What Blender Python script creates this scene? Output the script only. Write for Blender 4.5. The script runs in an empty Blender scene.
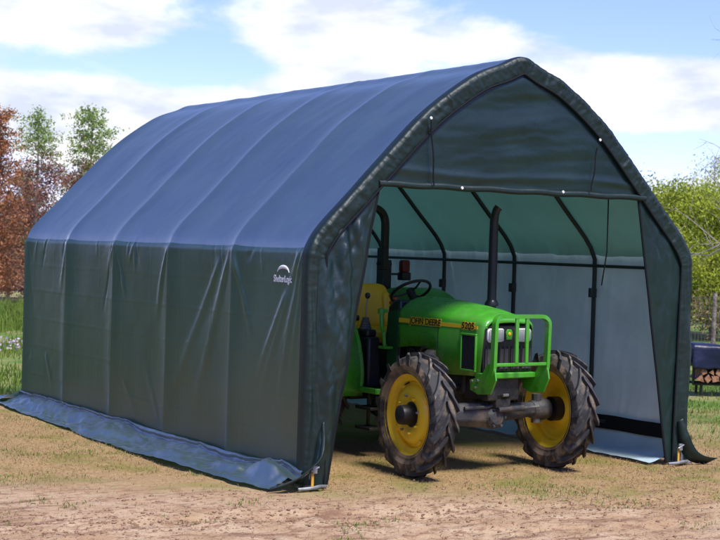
import bpy, math, random
import numpy as np
from mathutils import Vector, Matrix

random.seed(7)
rng = np.random.default_rng(11)
scene = bpy.context.scene
R = math.radians
PI = math.pi

# ------------------------------------------------------------------ camera
CAM = np.array([-5.796, -10.024, 1.893]); YAW, PITCH, ROLL, FPX = 0.5572, -0.0165, 0.0299, 1502.9
cam_data = bpy.data.cameras.new('camera'); cam = bpy.data.objects.new('camera', cam_data)
scene.collection.objects.link(cam); scene.camera = cam
Fv = Vector((math.sin(YAW)*math.cos(PITCH), math.cos(YAW)*math.cos(PITCH), math.sin(PITCH)))
Rv0 = Vector((math.cos(YAW), -math.sin(YAW), 0)); Uv0 = Rv0.cross(Fv)
Rv = Rv0*math.cos(ROLL) + Uv0*math.sin(ROLL); Uv = -Rv0*math.sin(ROLL) + Uv0*math.cos(ROLL)
M4 = Matrix.Identity(4)
for i in range(3):
    M4[i][0], M4[i][1], M4[i][2], M4[i][3] = Rv[i], Uv[i], -Fv[i], CAM[i]
cam.matrix_world = M4
cam_data.sensor_width = 36.0; cam_data.lens = FPX/720*36.0
cam_data.clip_end = 2000; cam_data.clip_start = 0.1
cam_data.dof.use_dof = True; cam_data.dof.focus_distance = 12.6; cam_data.dof.aperture_fstop = 5.0
def at(px, py, axis, val):
    """pixel of the photograph -> point on the plane coordinate[axis] = val"""
    d = Fv + Rv*((px-360)/FPX) - Uv*((py-270)/FPX)
    t = (val-CAM[axis])/d[axis]
    return Vector(CAM) + d*t

# ------------------------------------------------------------------ world, sun, exposure
SUN_EL, SUN_AZ = R(58), R(181)          # azimuth clockwise from +Y
world = bpy.data.worlds.new('World'); scene.world = world; world.use_nodes = True
nt = world.node_tree; nt.nodes.clear()
def wn(t, **k):
    n = nt.nodes.new(t)
    for a, v in k.items(): setattr(n, a, v)
    return n
def wmath(op, a, b=None):
    n = wn('ShaderNodeMath', operation=op)
    for i, v in enumerate((a, b)):
        if v is None: continue
        if isinstance(v, (int, float)): n.inputs[i].default_value = v
        else: nt.links.new(v, n.inputs[i])
    return n.outputs[0]
sky = wn('ShaderNodeTexSky', sky_type='NISHITA'); sky.sun_disc = False
sky.sun_elevation = SUN_EL; sky.sun_rotation = SUN_AZ
sky.air_density = 1.0; sky.dust_density = 0.0; sky.ozone_density = 5.0; sky.altitude = 1500
tc = wn('ShaderNodeTexCoord'); sep = wn('ShaderNodeSeparateXYZ')
nt.links.new(tc.outputs['Generated'], sep.inputs[0])
az = wmath('ARCTAN2', sep.outputs[0], sep.outputs[1]); el = wmath('ARCSINE', sep.outputs[2])
comb = wn('ShaderNodeCombineXYZ')
nt.links.new(wmath('MULTIPLY', az, 1.0), comb.inputs[0]); nt.links.new(wmath('MULTIPLY', el, 2.6), comb.inputs[1])
n1 = wn('ShaderNodeTexNoise'); n1.inputs['Scale'].default_value = 9; n1.inputs['Detail'].default_value = 9; n1.inputs['Roughness'].default_value = .60
n1.inputs['Distortion'].default_value = .25
nt.links.new(comb.outputs[0], n1.inputs['Vector'])
dens = wmath('SUBTRACT', n1.outputs['Fac'], .47)
hi = wn('ShaderNodeMapRange', interpolation_type='SMOOTHSTEP'); nt.links.new(el, hi.inputs[0]); hi.inputs[1].default_value = R(9); hi.inputs[2].default_value = R(26); hi.inputs[4].default_value = .15
dens = wmath('SUBTRACT', dens, hi.outputs[0])      # cloud banks near the horizon, clearer overhead
# cloud banks of the part of the sky that the photograph shows: (pixel x, y, half width, half height, weight)
for px, py, sx, sy, w in [(60, 22, 130, 26, .30), (185, 40, 40, 26, -.34), (225, 64, 70, 16, -.42), (50, 68, 120, 10, -.30), (400, 40, 170, 34, .34), (70, 118, 190, 32, .46), (300, 88, 80, 20, .3),
                          (645, 100, 95, 34, .45), (640, 22, 95, 34, -.75), (600, 150, 30, 20, -.3), (668, 160, 55, 16, -.45), (705, 182, 55, 16, .28), (480, 110, 60, 40, -.1)]:
    a0 = YAW + math.atan((px-360)/FPX); e0 = math.atan((245+.03*(px-360)-py)/FPX)
    da = wmath('MULTIPLY', wmath('SUBTRACT', az, a0), FPX/sx); de = wmath('MULTIPLY', wmath('SUBTRACT', el, e0), FPX/sy)
    g = wmath('EXPONENT', wmath('MULTIPLY', wmath('ADD', wmath('MULTIPLY', da, da), wmath('MULTIPLY', de, de)), -.6))
    dens = wmath('ADD', dens, wmath('MULTIPLY', g, w*.75))
mr = wn('ShaderNodeMapRange', interpolation_type='SMOOTHSTEP'); nt.links.new(dens, mr.inputs[0])
mr.inputs[1].default_value = -.05; mr.inputs[2].default_value = .2
n2 = wn('ShaderNodeTexNoise'); n2.inputs['Scale'].default_value = 16; n2.inputs['Detail'].default_value = 6
nt.links.new(comb.outputs[0], n2.inputs['Vector'])
cr = wn('ShaderNodeValToRGB'); nt.links.new(n2.outputs['Fac'], cr.inputs[0])
SKY_STRENGTH = .12
CL = .51/SKY_STRENGTH
cr.color_ramp.elements[0].position = .36; cr.color_ramp.elements[0].color = (.62, .68, .80, 1)
cr.color_ramp.elements[1].position = .62; cr.color_ramp.elements[1].color = (1, 1, 1, 1)
cm = wn('ShaderNodeMix', data_type='RGBA', blend_type='MULTIPLY'); cm.inputs['Factor'].default_value = 1
nt.links.new(cr.outputs[0], cm.inputs['A']); cm.inputs['B'].default_value = (CL, CL, CL, 1)
mx = wn('ShaderNodeMix', data_type='RGBA')
tint = wn('ShaderNodeMix', data_type='RGBA', blend_type='MULTIPLY'); tint.inputs['Factor'].default_value = 1; tint.inputs['B'].default_value = (.72, .62, .98, 1); nt.links.new(sky.outputs[0], tint.inputs['A'])
nt.links.new(mr.outputs[0], mx.inputs['Factor']); nt.links.new(tint.outputs['Result'], mx.inputs['A']); nt.links.new(cm.outputs['Result'], mx.inputs['B'])
bg = wn('ShaderNodeBackground'); bg.inputs['Strength'].default_value = SKY_STRENGTH
nt.links.new(mx.outputs['Result'], bg.inputs['Color'])
wo = wn('ShaderNodeOutputWorld'); nt.links.new(bg.outputs[0], wo.inputs[0])

sd = bpy.data.lights.new('sun', 'SUN'); sd.energy = 2.5; sd.angle = R(16); sd.color = (1, .95, .87)
sun = bpy.data.objects.new('sun', sd); scene.collection.objects.link(sun)
sdir = Vector((math.sin(SUN_AZ)*math.cos(SUN_EL), math.cos(SUN_AZ)*math.cos(SUN_EL), math.sin(SUN_EL)))
sun.rotation_euler = (-sdir).to_track_quat('-Z', 'Y').to_euler(); sun.location = (-3, -12, 18)
vs = scene.view_settings; vs.view_transform = 'Standard'; vs.look = 'None'; vs.exposure = 1.28; vs.gamma = 1

# ------------------------------------------------------------------ helpers
def hash2(ix, iy, s):
    h = (ix*374761393 + iy*668265263 + s*974634777) & 0xFFFFFFFF
    h = ((h ^ (h >> 13))*1274126177) & 0xFFFFFFFF
    return ((h ^ (h >> 16)) & 0xFFFF)/65535.0
def vnoise(x, y, s=0):
    x = np.asarray(x, float); y = np.asarray(y, float)
    ix = np.floor(x).astype(np.int64); iy = np.floor(y).astype(np.int64); fx = x-ix; fy = y-iy
    fx = fx*fx*fx*(fx*(fx*6-15)+10); fy = fy*fy*fy*(fy*(fy*6-15)+10)
    a = hash2(ix, iy, s); b = hash2(ix+1, iy, s); c = hash2(ix, iy+1, s); d = hash2(ix+1, iy+1, s)
    return (a*(1-fx)+b*fx)*(1-fy)+(c*(1-fx)+d*fx)*fy-.5
def fbm(x, y, s=0, o=4):
    t = 0; a = 1
    for k in range(o):
        t = t+a*vnoise(x*2**k+k*17.3, y*2**k-k*9.1, s+k); a *= .5
    return t

def link(o): scene.collection.objects.link(o); return o
class MB:
    def __init__(s): s.v = []; s.f = []; s.m = []; s.n = 0
    def add(s, v, f, mi=0):
        v = [tuple(map(float, p)) for p in v]
        s.v += v; s.f += [tuple(i+s.n for i in q) for q in f]; s.m += [mi]*len(f); s.n += len(v); return s
    def box(s, c, size, rot=None, mi=0, taper=1.0):
        sx, sy, sz = [k/2 for k in size]; M = rot or Matrix.Identity(3); c = Vector(c)
        vs_ = []
        for z, t in ((-sz, 1), (sz, taper)):
            for x, y in ((-sx, -sy), (sx, -sy), (sx, sy), (-sx, sy)): vs_.append(c+M@Vector((x*t, y*t, z)))
        return s.add(vs_, [(3, 2, 1, 0), (4, 5, 6, 7), (0, 1, 5, 4), (1, 2, 6, 5), (2, 3, 7, 6), (3, 0, 4, 7)], mi)
    def tube(s, path, r, seg=10, caps=True, closed=False, mi=0, sq=False):
        P = [Vector(p) for p in path]; n = len(P); rr = r if hasattr(r, '__len__') else [r]*n
        vs_ = []; up = None
        for i in range(n):
            a = P[(i-1) % n] if (closed or i > 0) else P[i]; b = P[(i+1) % n] if (closed or i < n-1) else P[i]
            t = (b-a).normalized()
            if up is None: up = Vector((0, 0, 1)) if abs(t.z) < .9 else Vector((0, 1, 0))
            x = t.cross(up).normalized(); y = x.cross(t).normalized(); up = y
            for k in range(seg):
                an = 2*PI*(k+.5)/seg
                q = rr[i]*(1.41 if sq else 1)
                vs_.append(P[i]+(x*math.cos(an)+y*math.sin(an))*q)
        fs = []
        for i in range(n if closed else n-1):
            j = (i+1) % n
            for k in range(seg):
                l = (k+1) % seg
                fs.append((i*seg+k, i*seg+l, j*seg+l, j*seg+k))
        if caps and not closed: fs += [tuple(range(seg))[::-1], tuple((n-1)*seg+k for k in range(seg))]
        return s.add(vs_, fs, mi)
    def lathe(s, prof, seg=48, axis='x', c=(0, 0, 0), mi=0, closed=False):
        """prof: (radius, offset along the axis)"""
        vs_ = []
        for i in range(seg):
            a = 2*PI*i/seg
            for r, o in prof:
                u, w = r*math.cos(a), r*math.sin(a)
                p = {'x': (o, u, w), 'y': (w, o, u), 'z': (u, w, o)}[axis]
                vs_.append((p[0]+c[0], p[1]+c[1], p[2]+c[2]))
        m = len(prof); fs = []
        for i in range(seg):
            j = (i+1) % seg
            for k in range(m if closed else m-1):
                l = (k+1) % m
                fs.append((i*m+k, j*m+k, j*m+l, i*m+l))
        return s.add(vs_, fs, mi)
    def grid(s, P, mi=0):
        P = np.asarray(P, float); n, m = P.shape[:2]
        fs = [(i*m+j, (i+1)*m+j, (i+1)*m+j+1, i*m+j+1) for i in range(n-1) for j in range(m-1)]
        return s.add(P.reshape(-1, 3), fs, mi)
    def prism(s, pts, axis, a, b, mi=0):
        """polygon in the two other axes extruded from a to b along axis"""
        n = len(pts)
        def mk(p, o): q = list(p); q.insert(axis, o); return q
        vs_ = [mk(p, a) for p in pts]+[mk(p, b) for p in pts]
        return s.add(vs_, [tuple(range(n))[::-1], tuple(range(n, 2*n))]+[(i, (i+1) % n, n+(i+1) % n, n+i) for i in range(n)], mi)
    def build(s, name, mats, parent=None, bevel=0, smooth=35, solid=0, sub=0):
        me = bpy.data.meshes.new(name); me.from_pydata(s.v, [], s.f); me.update()
        if not isinstance(mats, (list, tuple)): mats = [mats]
        for m in mats: me.materials.append(m)
        if len(mats) > 1: me.polygons.foreach_set('material_index', s.m)
        if smooth:
            me.polygons.foreach_set('use_smooth', [True]*len(me.polygons)); me.set_sharp_from_angle(angle=R(smooth))
        o = link(bpy.data.objects.new(name, me))
        if solid:
            q = o.modifiers.new('solid', 'SOLIDIFY'); q.thickness = solid; q.offset = 0
        if bevel:
            q = o.modifiers.new('bevel', 'BEVEL'); q.width = bevel; q.segments = 2; q.limit_method = 'ANGLE'
        if sub:
            q = o.modifiers.new('sub', 'SUBSURF'); q.levels = sub; q.render_levels = sub
        if parent: o.parent = parent
        return o
def fixn(o):
    import bmesh
    bm = bmesh.new(); bm.from_mesh(o.data); bmesh.ops.recalc_face_normals(bm, faces=bm.faces); bm.to_mesh(o.data); bm.free(); return o
def tag(o, label=None, cat=None, group=None, kind=None):
    for k, v in (('label', label), ('category', cat), ('group', group), ('kind', kind)):
        if v: o[k] = v
    return o
def empty(name, loc, rz=0, **k):
    o = link(bpy.data.objects.new(name, None)); o.location = loc; o.rotation_euler = (0, 0, rz); o.empty_display_size = .2
    return tag(o, **k)
def rounded(pts, rad, seg=6):
    """polyline with its inner corners rounded"""
    P = [Vector(p) for p in pts]; out = [P[0]]
    for i in range(1, len(P)-1):
        a = (P[i-1]-P[i]); b = (P[i+1]-P[i]); r = min(rad, a.length*.49, b.length*.49)
        p0 = P[i]+a.normalized()*r; p1 = P[i]+b.normalized()*r
        for k in range(seg+1):
            t = k/seg; out.append(p0*(1-t)**2+P[i]*2*t*(1-t)+p1*t*t)
    out.append(P[-1]); return out

# ------------------------------------------------------------------ materials
def mat(name, col, rough=.5, metal=0, spec=.5, noise=None, bump=None, coat=0, ior=None):
    """noise: (scale, colour2, low, high[, detail]); bump: (scale, strength, distance)"""
    m = bpy.data.materials.new(name); m.use_nodes = True; t = m.node_tree; b = t.nodes['Principled BSDF']
    b.inputs['Base Color'].default_value = (*col, 1); b.inputs['Roughness'].default_value = rough; b.inputs['Metallic'].default_value = metal
    b.inputs['Specular IOR Level'].default_value = spec; b.inputs['Coat Weight'].default_value = coat
    if ior: b.inputs['IOR'].default_value = ior
    tc_ = t.nodes.new('ShaderNodeTexCoord')
    if coat:      # dust and fine wear break up the gloss
        n = t.nodes.new('ShaderNodeTexNoise'); n.inputs['Scale'].default_value = 11; n.inputs['Detail'].default_value = 10
        t.links.new(tc_.outputs['Object'], n.inputs['Vector']); r = t.nodes.new('ShaderNodeMapRange'); r.inputs[1].default_value = .35; r.inputs[2].default_value = .7; r.inputs[3].default_value = rough-.04; r.inputs[4].default_value = rough+.32
        t.links.new(n.outputs['Fac'], r.inputs[0]); t.links.new(r.outputs[0], b.inputs['Roughness']); t.links.new(r.outputs[0], b.inputs['Coat Roughness'])
    if noise:
        n = t.nodes.new('ShaderNodeTexNoise'); n.inputs['Scale'].default_value = noise[0]; n.inputs['Detail'].default_value = noise[4] if len(noise) > 4 else 6
        t.links.new(tc_.outputs['Object'], n.inputs['Vector'])
        r = t.nodes.new('ShaderNodeMapRange'); r.inputs[1].default_value = noise[2]; r.inputs[2].default_value = noise[3]
        t.links.new(n.outputs['Fac'], r.inputs[0])
        x = t.nodes.new('ShaderNodeMix'); x.data_type = 'RGBA'; t.links.new(r.outputs[0], x.inputs['Factor'])
        x.inputs['A'].default_value = (*col, 1); x.inputs['B'].default_value = (*noise[1], 1)
        t.links.new(x.outputs['Result'], b.inputs['Base Color'])
    if bump:
        n = t.nodes.new('ShaderNodeTexNoise'); n.inputs['Scale'].default_value = bump[0]; n.inputs['Detail'].default_value = 4
        t.links.new(tc_.outputs['Object'], n.inputs['Vector'])
        q = t.nodes.new('ShaderNodeBump'); q.inputs['Strength'].default_value = bump[1]; q.inputs['Distance'].default_value = bump[2]
        t.links.new(n.outputs['Fac'], q.inputs['Height']); t.links.new(q.outputs[0], b.inputs['Normal'])
    return m

def tarp(name, outer, inner, trans, tw, rough, ior=1.5, spec=.5, sheen=0, bumps=((70, .25, .004), (9, .35, .02))):
    """woven coated fabric, its two faces coloured differently, letting some light through"""
    m = bpy.data.materials.new(name); m.use_nodes = True; t = m.node_tree; b = t.nodes['Principled BSDF']; out = t.nodes['Material Output']
    g = t.nodes.new('ShaderNodeNewGeometry'); tc_ = t.nodes.new('ShaderNodeTexCoord')
    n = t.nodes.new('ShaderNodeTexNoise'); n.inputs['Scale'].default_value = 2.2; n.inputs['Detail'].default_value = 6
    t.links.new(tc_.outputs['Object'], n.inputs['Vector'])
    v = t.nodes.new('ShaderNodeMapRange'); v.inputs[1].default_value = .3; v.inputs[2].default_value = .7; v.inputs[3].default_value = .8; v.inputs[4].default_value = 1.2
    t.links.new(n.outputs['Fac'], v.inputs[0])
    x = t.nodes.new('ShaderNodeMix'); x.data_type = 'RGBA'; t.links.new(g.outputs['Backfacing'], x.inputs['Factor'])
    x.inputs['A'].default_value = (*outer, 1); x.inputs['B'].default_value = (*inner, 1)
    y = t.nodes.new('ShaderNodeMix'); y.data_type = 'RGBA'; y.blend_type = 'MULTIPLY'; y.inputs['Factor'].default_value = 1
    t.links.new(x.outputs['Result'], y.inputs['A']); t.links.new(v.outputs[0], y.inputs['B'])
    t.links.new(y.outputs['Result'], b.inputs['Base Color'])
    b.inputs['IOR'].default_value = ior; b.inputs['Specular IOR Level'].default_value = spec
    b.inputs['Sheen Weight'].default_value = sheen; b.inputs['Sheen Roughness'].default_value = .2; b.inputs['Sheen Tint'].default_value = (.62, .76, 1, 1)  # blue tint puts the sky's reflection into the sheen colour
    rr = t.nodes.new('ShaderNodeMapRange'); t.links.new(n.outputs['Fac'], rr.inputs[0]); rr.inputs[3].default_value = rough-.06; rr.inputs[4].default_value = rough+.06
    t.links.new(rr.outputs[0], b.inputs['Roughness'])
    prev = None
    for sc_, st, ds in bumps:
        k = t.nodes.new('ShaderNodeTexNoise'); k.inputs['Scale'].default_value = sc_; k.inputs['Detail'].default_value = 3
        t.links.new(tc_.outputs['Object'], k.inputs['Vector'])
        q = t.nodes.new('ShaderNodeBump'); q.inputs['Strength'].default_value = st; q.inputs['Distance'].default_value = ds
        t.links.new(k.outputs['Fac'], q.inputs['Height'])
        if prev: t.links.new(prev.outputs[0], q.inputs['Normal'])
        prev = q
    t.links.new(prev.outputs[0], b.inputs['Normal'])
    tr = t.nodes.new('ShaderNodeBsdfTranslucent'); tr.inputs[0].default_value = (*trans, 1)
    ms = t.nodes.new('ShaderNodeMixShader'); ms.inputs[0].default_value = tw
    t.links.new(b.outputs[0], ms.inputs[1]); t.links.new(tr.outputs[0], ms.inputs[2]); t.links.new(ms.outputs[0], out.inputs[0])
    return m
T = {}
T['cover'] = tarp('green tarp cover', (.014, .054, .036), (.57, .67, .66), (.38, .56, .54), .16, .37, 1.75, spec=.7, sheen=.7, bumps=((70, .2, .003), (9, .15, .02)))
T['roof'] = tarp('green tarp roof', (.011, .042, .032), (.20, .32, .27), (.12, .38, .28), .11, .37, 2.6, spec=.95, sheen=1.0, bumps=((70, .2, .003), (9, .15, .02)))  # gloss and blue sheen raised above the walls' to imitate sky reflection
T['trim'] = tarp('green tarp trim', (.0045, .016, .013), (.06, .1, .09), (.04, .2, .14), .04, .52, 1.5, sheen=.0, bumps=((90, .2, .003), (14, .35, .015)))
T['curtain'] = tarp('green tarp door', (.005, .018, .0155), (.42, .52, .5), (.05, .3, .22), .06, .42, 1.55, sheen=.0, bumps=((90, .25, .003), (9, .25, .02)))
T['pale'] = tarp('pale lining', (.42, .55, .60), (.42, .52, .55), (.3, .4, .4), .1, .45)
M = {}
M['black_fabric'] = mat('black fabric', (.008, .009, .011), .85, spec=.2, bump=(40, .3, .005))
M['frame'] = mat('dark painted steel', (.02, .028, .03), .38, bump=(60, .15, .002))
M['galv'] = mat('galvanised steel', (.35, .37, .38), .45, .6, noise=(14, (.2, .2, .19), .4, .7))
M['white'] = mat('white print', (.8, .8, .8), .5)
M['strap'] = mat('yellow strap', (.6, .33, .03), .7)
M['green'] = mat('green tractor paint', (.045, .31, .010), .28, coat=.6, noise=(5, (.075, .24, .035), .42, .80, 10), bump=(120, .08, .001))
M['yellow'] = mat('yellow wheel paint', (.90, .58, .012), .35, coat=.3, noise=(7, (.70, .42, .04), .58, .78), bump=(50, .12, .002))
M['seat'] = mat('yellow vinyl', (.85, .50, .012), .42, noise=(5, (.72, .41, .01), .4, .7), bump=(90, .12, .002))
M['gold'] = mat('yellow decal', (.78, .50, .02), .4)
M['rubber'] = mat('muddy tyre rubber', (.022, .021, .021), .78, noise=(5.5, (.25, .185, .12), .44, .60, 8), bump=(45, .5, .01))
M['tread'] = mat('dark tyre tread', (.020, .020, .022), .75, noise=(8, (.18, .14, .095), .50, .68, 8), bump=(45, .5, .01))
M['lug'] = mat('worn lug rubber', (.032, .032, .034), .7, noise=(9, (.19, .155, .115), .50, .72, 8), bump=(60, .4, .006))
M['black'] = mat('black plastic', (.012, .012, .013), .42, bump=(70, .15, .002))
M['blackpaint'] = mat('black painted metal', (.014, .014, .015), .35, bump=(50, .12, .002))
M['cast'] = mat('dirty cast iron', (.034, .036, .039), .6, noise=(8, (.12, .09, .062), .48, .68, 8), bump=(35, .5, .01))
M['engine'] = mat('grimy engine', (.022, .024, .022), .55, noise=(9, (.06, .05, .04), .45, .7), bump=(30, .5, .02))
M['mesh'] = mat('grille screen', (.045, .044, .040), .5, bump=(260, 1.0, .006))
M['chrome'] = mat('lamp reflector', (.85, .86, .86), .3, .1, bump=(60, .3, .004))
M['red'] = mat('red lamp lens', (.12, .005, .004), .4)
M['orange'] = mat('orange plastic', (.75, .10, .02), .45)
M['bolt'] = mat('bolt steel', (.4, .4, .38), .4, .8)
M['glass'] = mat('lamp glass', (.86, .88, .88), .08)
M['glass'].node_tree.nodes['Principled BSDF'].inputs['Transmission Weight'].default_value = .9
M['greyrub'] = mat('grey rubber boot', (.10, .10, .10), .7)

# ================================================================== ground
NEAR = (-4.2, 6.2, -3.6, 3.0)
def axis_coords(lo, hi, step, far):
    a = list(np.arange(lo, hi, step)); s = step; x = a[-1]
    while x < far: s *= 1.16; x += s; a.append(x)
    s = step; x = a[0]; b = []
    while x > -far: s *= 1.16; x -= s; b.append(x)
    return np.array(b[::-1]+a)
gx = axis_coords(NEAR[0], NEAR[1], .026, 500); gy = axis_coords(NEAR[2], NEAR[3], .026, 500)
GX, GY = np.meshgrid(gx, gy, indexing='ij')
def ground_h(x, y):
    x = np.asarray(x, float); y = np.asarray(y, float)
    fade = np.clip(1-np.maximum(np.abs(x-1)-7, np.abs(y)-6)/6, 0, 1)
    rough = .35+.65*np.clip((-.35-y-.12*x)/.8, 0, 1)                      # bare soil in front is rougher
    h = .030*fbm(x*1.1, y*1.4, 3, 3)+.022*rough*fbm(x*5, y*8, 9, 3)+.012*rough*np.abs(fbm(x*14, y*17, 21, 2))
    rut = np.exp(-((y+1.25+.16*(x-1)+.06*np.sin(x*1.7))/.16)**2)+.7*np.exp(-((y+2.1+.16*(x-1))/.2)**2)
    h = h-.028*rut+.03*rut*fbm(x*6, y*9, 40, 3)
    inside = np.clip(np.minimum(np.minimum(x+.6, 4.6-x), y+.5)/.4, 0, 1)
    h = h*(1-.75*inside)
    return (h-.012)*fade
gm = MB(); GZ = ground_h(GX, GY)
me = bpy.data.meshes.new('ground'); P = np.stack([GX, GY, GZ], -1); n_, m_ = GX.shape
idx = np.arange(n_*m_).reshape(n_, m_)
fq = np.stack([idx[:-1, :-1], idx[1:, :-1], idx[1:, 1:], idx[:-1, 1:]], -1).reshape(-1, 4)
me.vertices.add(n_*m_); me.vertices.foreach_set('co', P.reshape(-1))
me.loops.add(fq.size); me.loops.foreach_set('vertex_index', fq.reshape(-1)); me.polygons.add(len(fq))
me.polygons.foreach_set('loop_start', np.arange(len(fq))*4); me.polygons.foreach_set('use_smooth', [True]*len(fq)); me.update(); me.validate()
ground = link(bpy.data.objects.new('ground', me)); ground['kind'] = 'structure'
gmat = bpy.data.materials.new('soil and dry grass'); gmat.use_nodes = True; t = gmat.node_tree; b = t.nodes['Principled BSDF']
b.inputs['Roughness'].default_value = .95; b.inputs['Specular IOR Level'].default_value = .15
tcg = t.nodes.new('ShaderNodeTexCoord'); sp = t.nodes.new('ShaderNodeSeparateXYZ'); t.links.new(tcg.outputs['Object'], sp.inputs[0])
def gn(scale, detail=6, sx=1, sy=1, rough=.55):
    mp = t.nodes.new('ShaderNodeMapping'); mp.inputs['Scale'].default_value = (sx, sy, 1); t.links.new(tcg.outputs['Object'], mp.inputs[0])
    n = t.nodes.new('ShaderNodeTexNoise'); n.inputs['Scale'].default_value = scale; n.inputs['Detail'].default_value = detail; n.inputs['Roughness'].default_value = rough
    t.links.new(mp.outputs[0], n.inputs['Vector']); return n.outputs['Fac']
def gr(v, a, b_, c=0, d=1):
    r = t.nodes.new('ShaderNodeMapRange'); r.interpolation_type = 'SMOOTHSTEP'; t.links.new(v, r.inputs[0])
    for i, k in enumerate((a, b_, c, d)): r.inputs[i+1].default_value = k
    return r.outputs[0]
def gmix(f, a, c):
    x = t.nodes.new('ShaderNodeMix'); x.data_type = 'RGBA'; t.links.new(f, x.inputs['Factor'])
    for s_, v in (('A', a), ('B', c)):
        if isinstance(v, tuple): x.inputs[s_].default_value = (*v, 1)
        else: t.links.new(v, x.inputs[s_])
    return x.outputs['Result']
def gmath(op, a, c):
    n = t.nodes.new('ShaderNodeMath'); n.operation = op
    for i, v in enumerate((a, c)):
        if isinstance(v, (int, float)): n.inputs[i].default_value = v
        else: t.links.new(v, n.inputs[i])
    return n.outputs[0]
soil = gmix(gr(gn(2.2, 8), .35, .68), (.37, .24, .135), (.46, .34, .215))
soil = gmix(gr(gn(9, 8, 1, 1.8), .5, .68), soil, (.24, .135, .082))
soil = gmix(gr(gn(2.6, 8, .4, 2.4, .62), .52, .66), soil, (.21, .12, .072))
soil = gmix(gr(gn(60, 4), .56, .7), soil, (.19, .115, .075))
straw = gmix(gr(gn(30, 6, 1, 2.2), .38, .66), (.27, .17, .075), (.39, .27, .135))
straw = gmix(gr(gn(1.6, 5), .48, .64), straw, (.215, .185, .055))
# straw mat near the shelter, bare soil further out in front; meadow further away
fr = gmath('ADD', sp.outputs[1], gmath('MULTIPLY', sp.outputs[0], .6))
fr = gmath('ADD', fr, gmath('MULTIPLY', gn(1.1, 6), 2.4))
near = gmix(gr(fr, .3, 2.0), soil, straw)
mead = gmix(gr(gn(.55, 7), .42, .6), (.10, .17, .030), (.27, .24, .10))
mead = gmix(gr(gn(5, 6), .5, .7), mead, (.13, .22, .04))
far_r = gmath('ADD', sp.outputs[0], gmath('MULTIPLY', gn(.7, 5), 2.5))
col = gmix(gr(far_r, 6.3, 7.6), near, mead)
far_b = gmath('ADD', sp.outputs[1], gmath('MULTIPLY', gn(.7, 5), 2.5))
col = gmix(gr(far_b, 7.6, 9.0), col, mead)
lf = gmath('ADD', gmath('MULTIPLY', sp.outputs[0], -1), gmath('MULTIPLY', gn(.7, 5), 2.0))
col = gmix(gr(lf, 5.6, 7.0), col, gmix(gr(gn(.9, 6), .4, .6), (.055, .10, .022), (.10, .14, .04)))      # unseen dark green ground added at left, darkening the wall reflection
col = gmix(gr(gmath('ADD', far_b, 0), 26, 34), col, gmix(gr(gn(.3, 5), .4, .6), (.34, .29, .15), (.22, .23, .08)))
t.links.new(col, b.inputs['Base Color'])
bp = t.nodes.new('ShaderNodeBump'); bp.inputs['Strength'].default_value = .7; bp.inputs['Distance'].default_value = .02
t.links.new(gn(55, 8), bp.inputs['Height']); t.links.new(bp.outputs[0], b.inputs['Normal'])
me.materials.append(gmat)

# ================================================================== shelter
W, L, NB = 3.974, 6.41, 5
HALF = [(0, 0), (0, .5), (0, 1.0), (0, 1.45), (.0, 1.76), (.018, 1.865), (.12, 2.02), (.38, 2.285), (.62, 2.535), (1.05, 2.96), (1.5, 3.28), (1.80, 3.405), (W/2, 3.478)]
ctrl = HALF+[(W-x, z) for x, z in HALF[::-1][1:]]
def catmull(P, n):
    P = np.array(P, float); Q = np.vstack([2*P[0]-P[1], P, 2*P[-1]-P[-2]]); out = []
    for i in range(1, len(Q)-2):
        p0, p1, p2, p3 = Q[i-1:i+3]
        for k in range(n):
            u = k/n; out.append(.5*((2*p1)+(-p0+p2)*u+(2*p0-5*p1+4*p2-p3)*u*u+(-p0+3*p1-3*p2+p3)*u**3))
    out.append(P[-1]); return np.array(out)
cv = catmull(ctrl, 24); sl = np.concatenate([[0], np.cumsum(np.hypot(*np.diff(cv, axis=0).T))]); STOT = sl[-1]
def prof(s):
    s = np.asarray(s, float); x = np.interp(s, sl, cv[:, 0]); z = np.interp(s, sl, cv[:, 1])
    e = .03; dx = np.interp(s+e, sl, cv[:, 0])-np.interp(s-e, sl, cv[:, 0]); dz = np.interp(s+e, sl, cv[:, 1])-np.interp(s-e, sl, cv[:, 1])
    l = np.hypot(dx, dz)+1e-9
    return x, z, -dz/l, dx/l          # point and outward normal (left side points to -x)
S_EAVE = float(np.interp(1.86, cv[:len(cv)//2, 1], sl[:len(cv)//2]))
shelter = empty('portable_garage', (0, 0, 0), label='dark green fabric portable garage with arched roof, sheltering the tractor', cat='shelter')
BAY = L/NB
RIB_Y = [k*BAY for k in range(NB+1)]
def fold_lines(u, v, lines):
    """sum of tapering creases: (u0, v0, u1, v1, width, height)"""
    d = 0
    for u0, v0, u1, v1, w, a in lines:
        L2 = (u1-u0)**2+(v1-v0)**2; tt = ((u-u0)*(u1-u0)+(v-v0)*(v1-v0))/L2
        ds = ((u-u0)*(v1-v0)-(v-v0)*(u1-u0))/math.sqrt(L2)
        tc_ = np.clip(tt, -.05, 1.05); end = np.clip((tc_+.05)/.15, 0, 1)*np.clip((1.05-tc_)/.4, 0, 1)*((tt > -.05) & (tt < 1.05))
        wv = w*(.9+1.1*np.clip(tt, 0, 1))
        d = d+a*end*np.exp(-(ds/wv)**2)
    return d
wrinkles = []
for y0 in RIB_Y:
    for k in range(4):
        sg = random.choice((-1, 1)); ln = random.uniform(.25, .9)
        wrinkles.append((y0+random.uniform(-.05, .05), 1.86+random.uniform(-.05, .02), y0+sg*ln*random.uniform(.25, .6), 1.86-ln, random.uniform(.012, .028), random.uniform(-.011, .013)))
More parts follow.
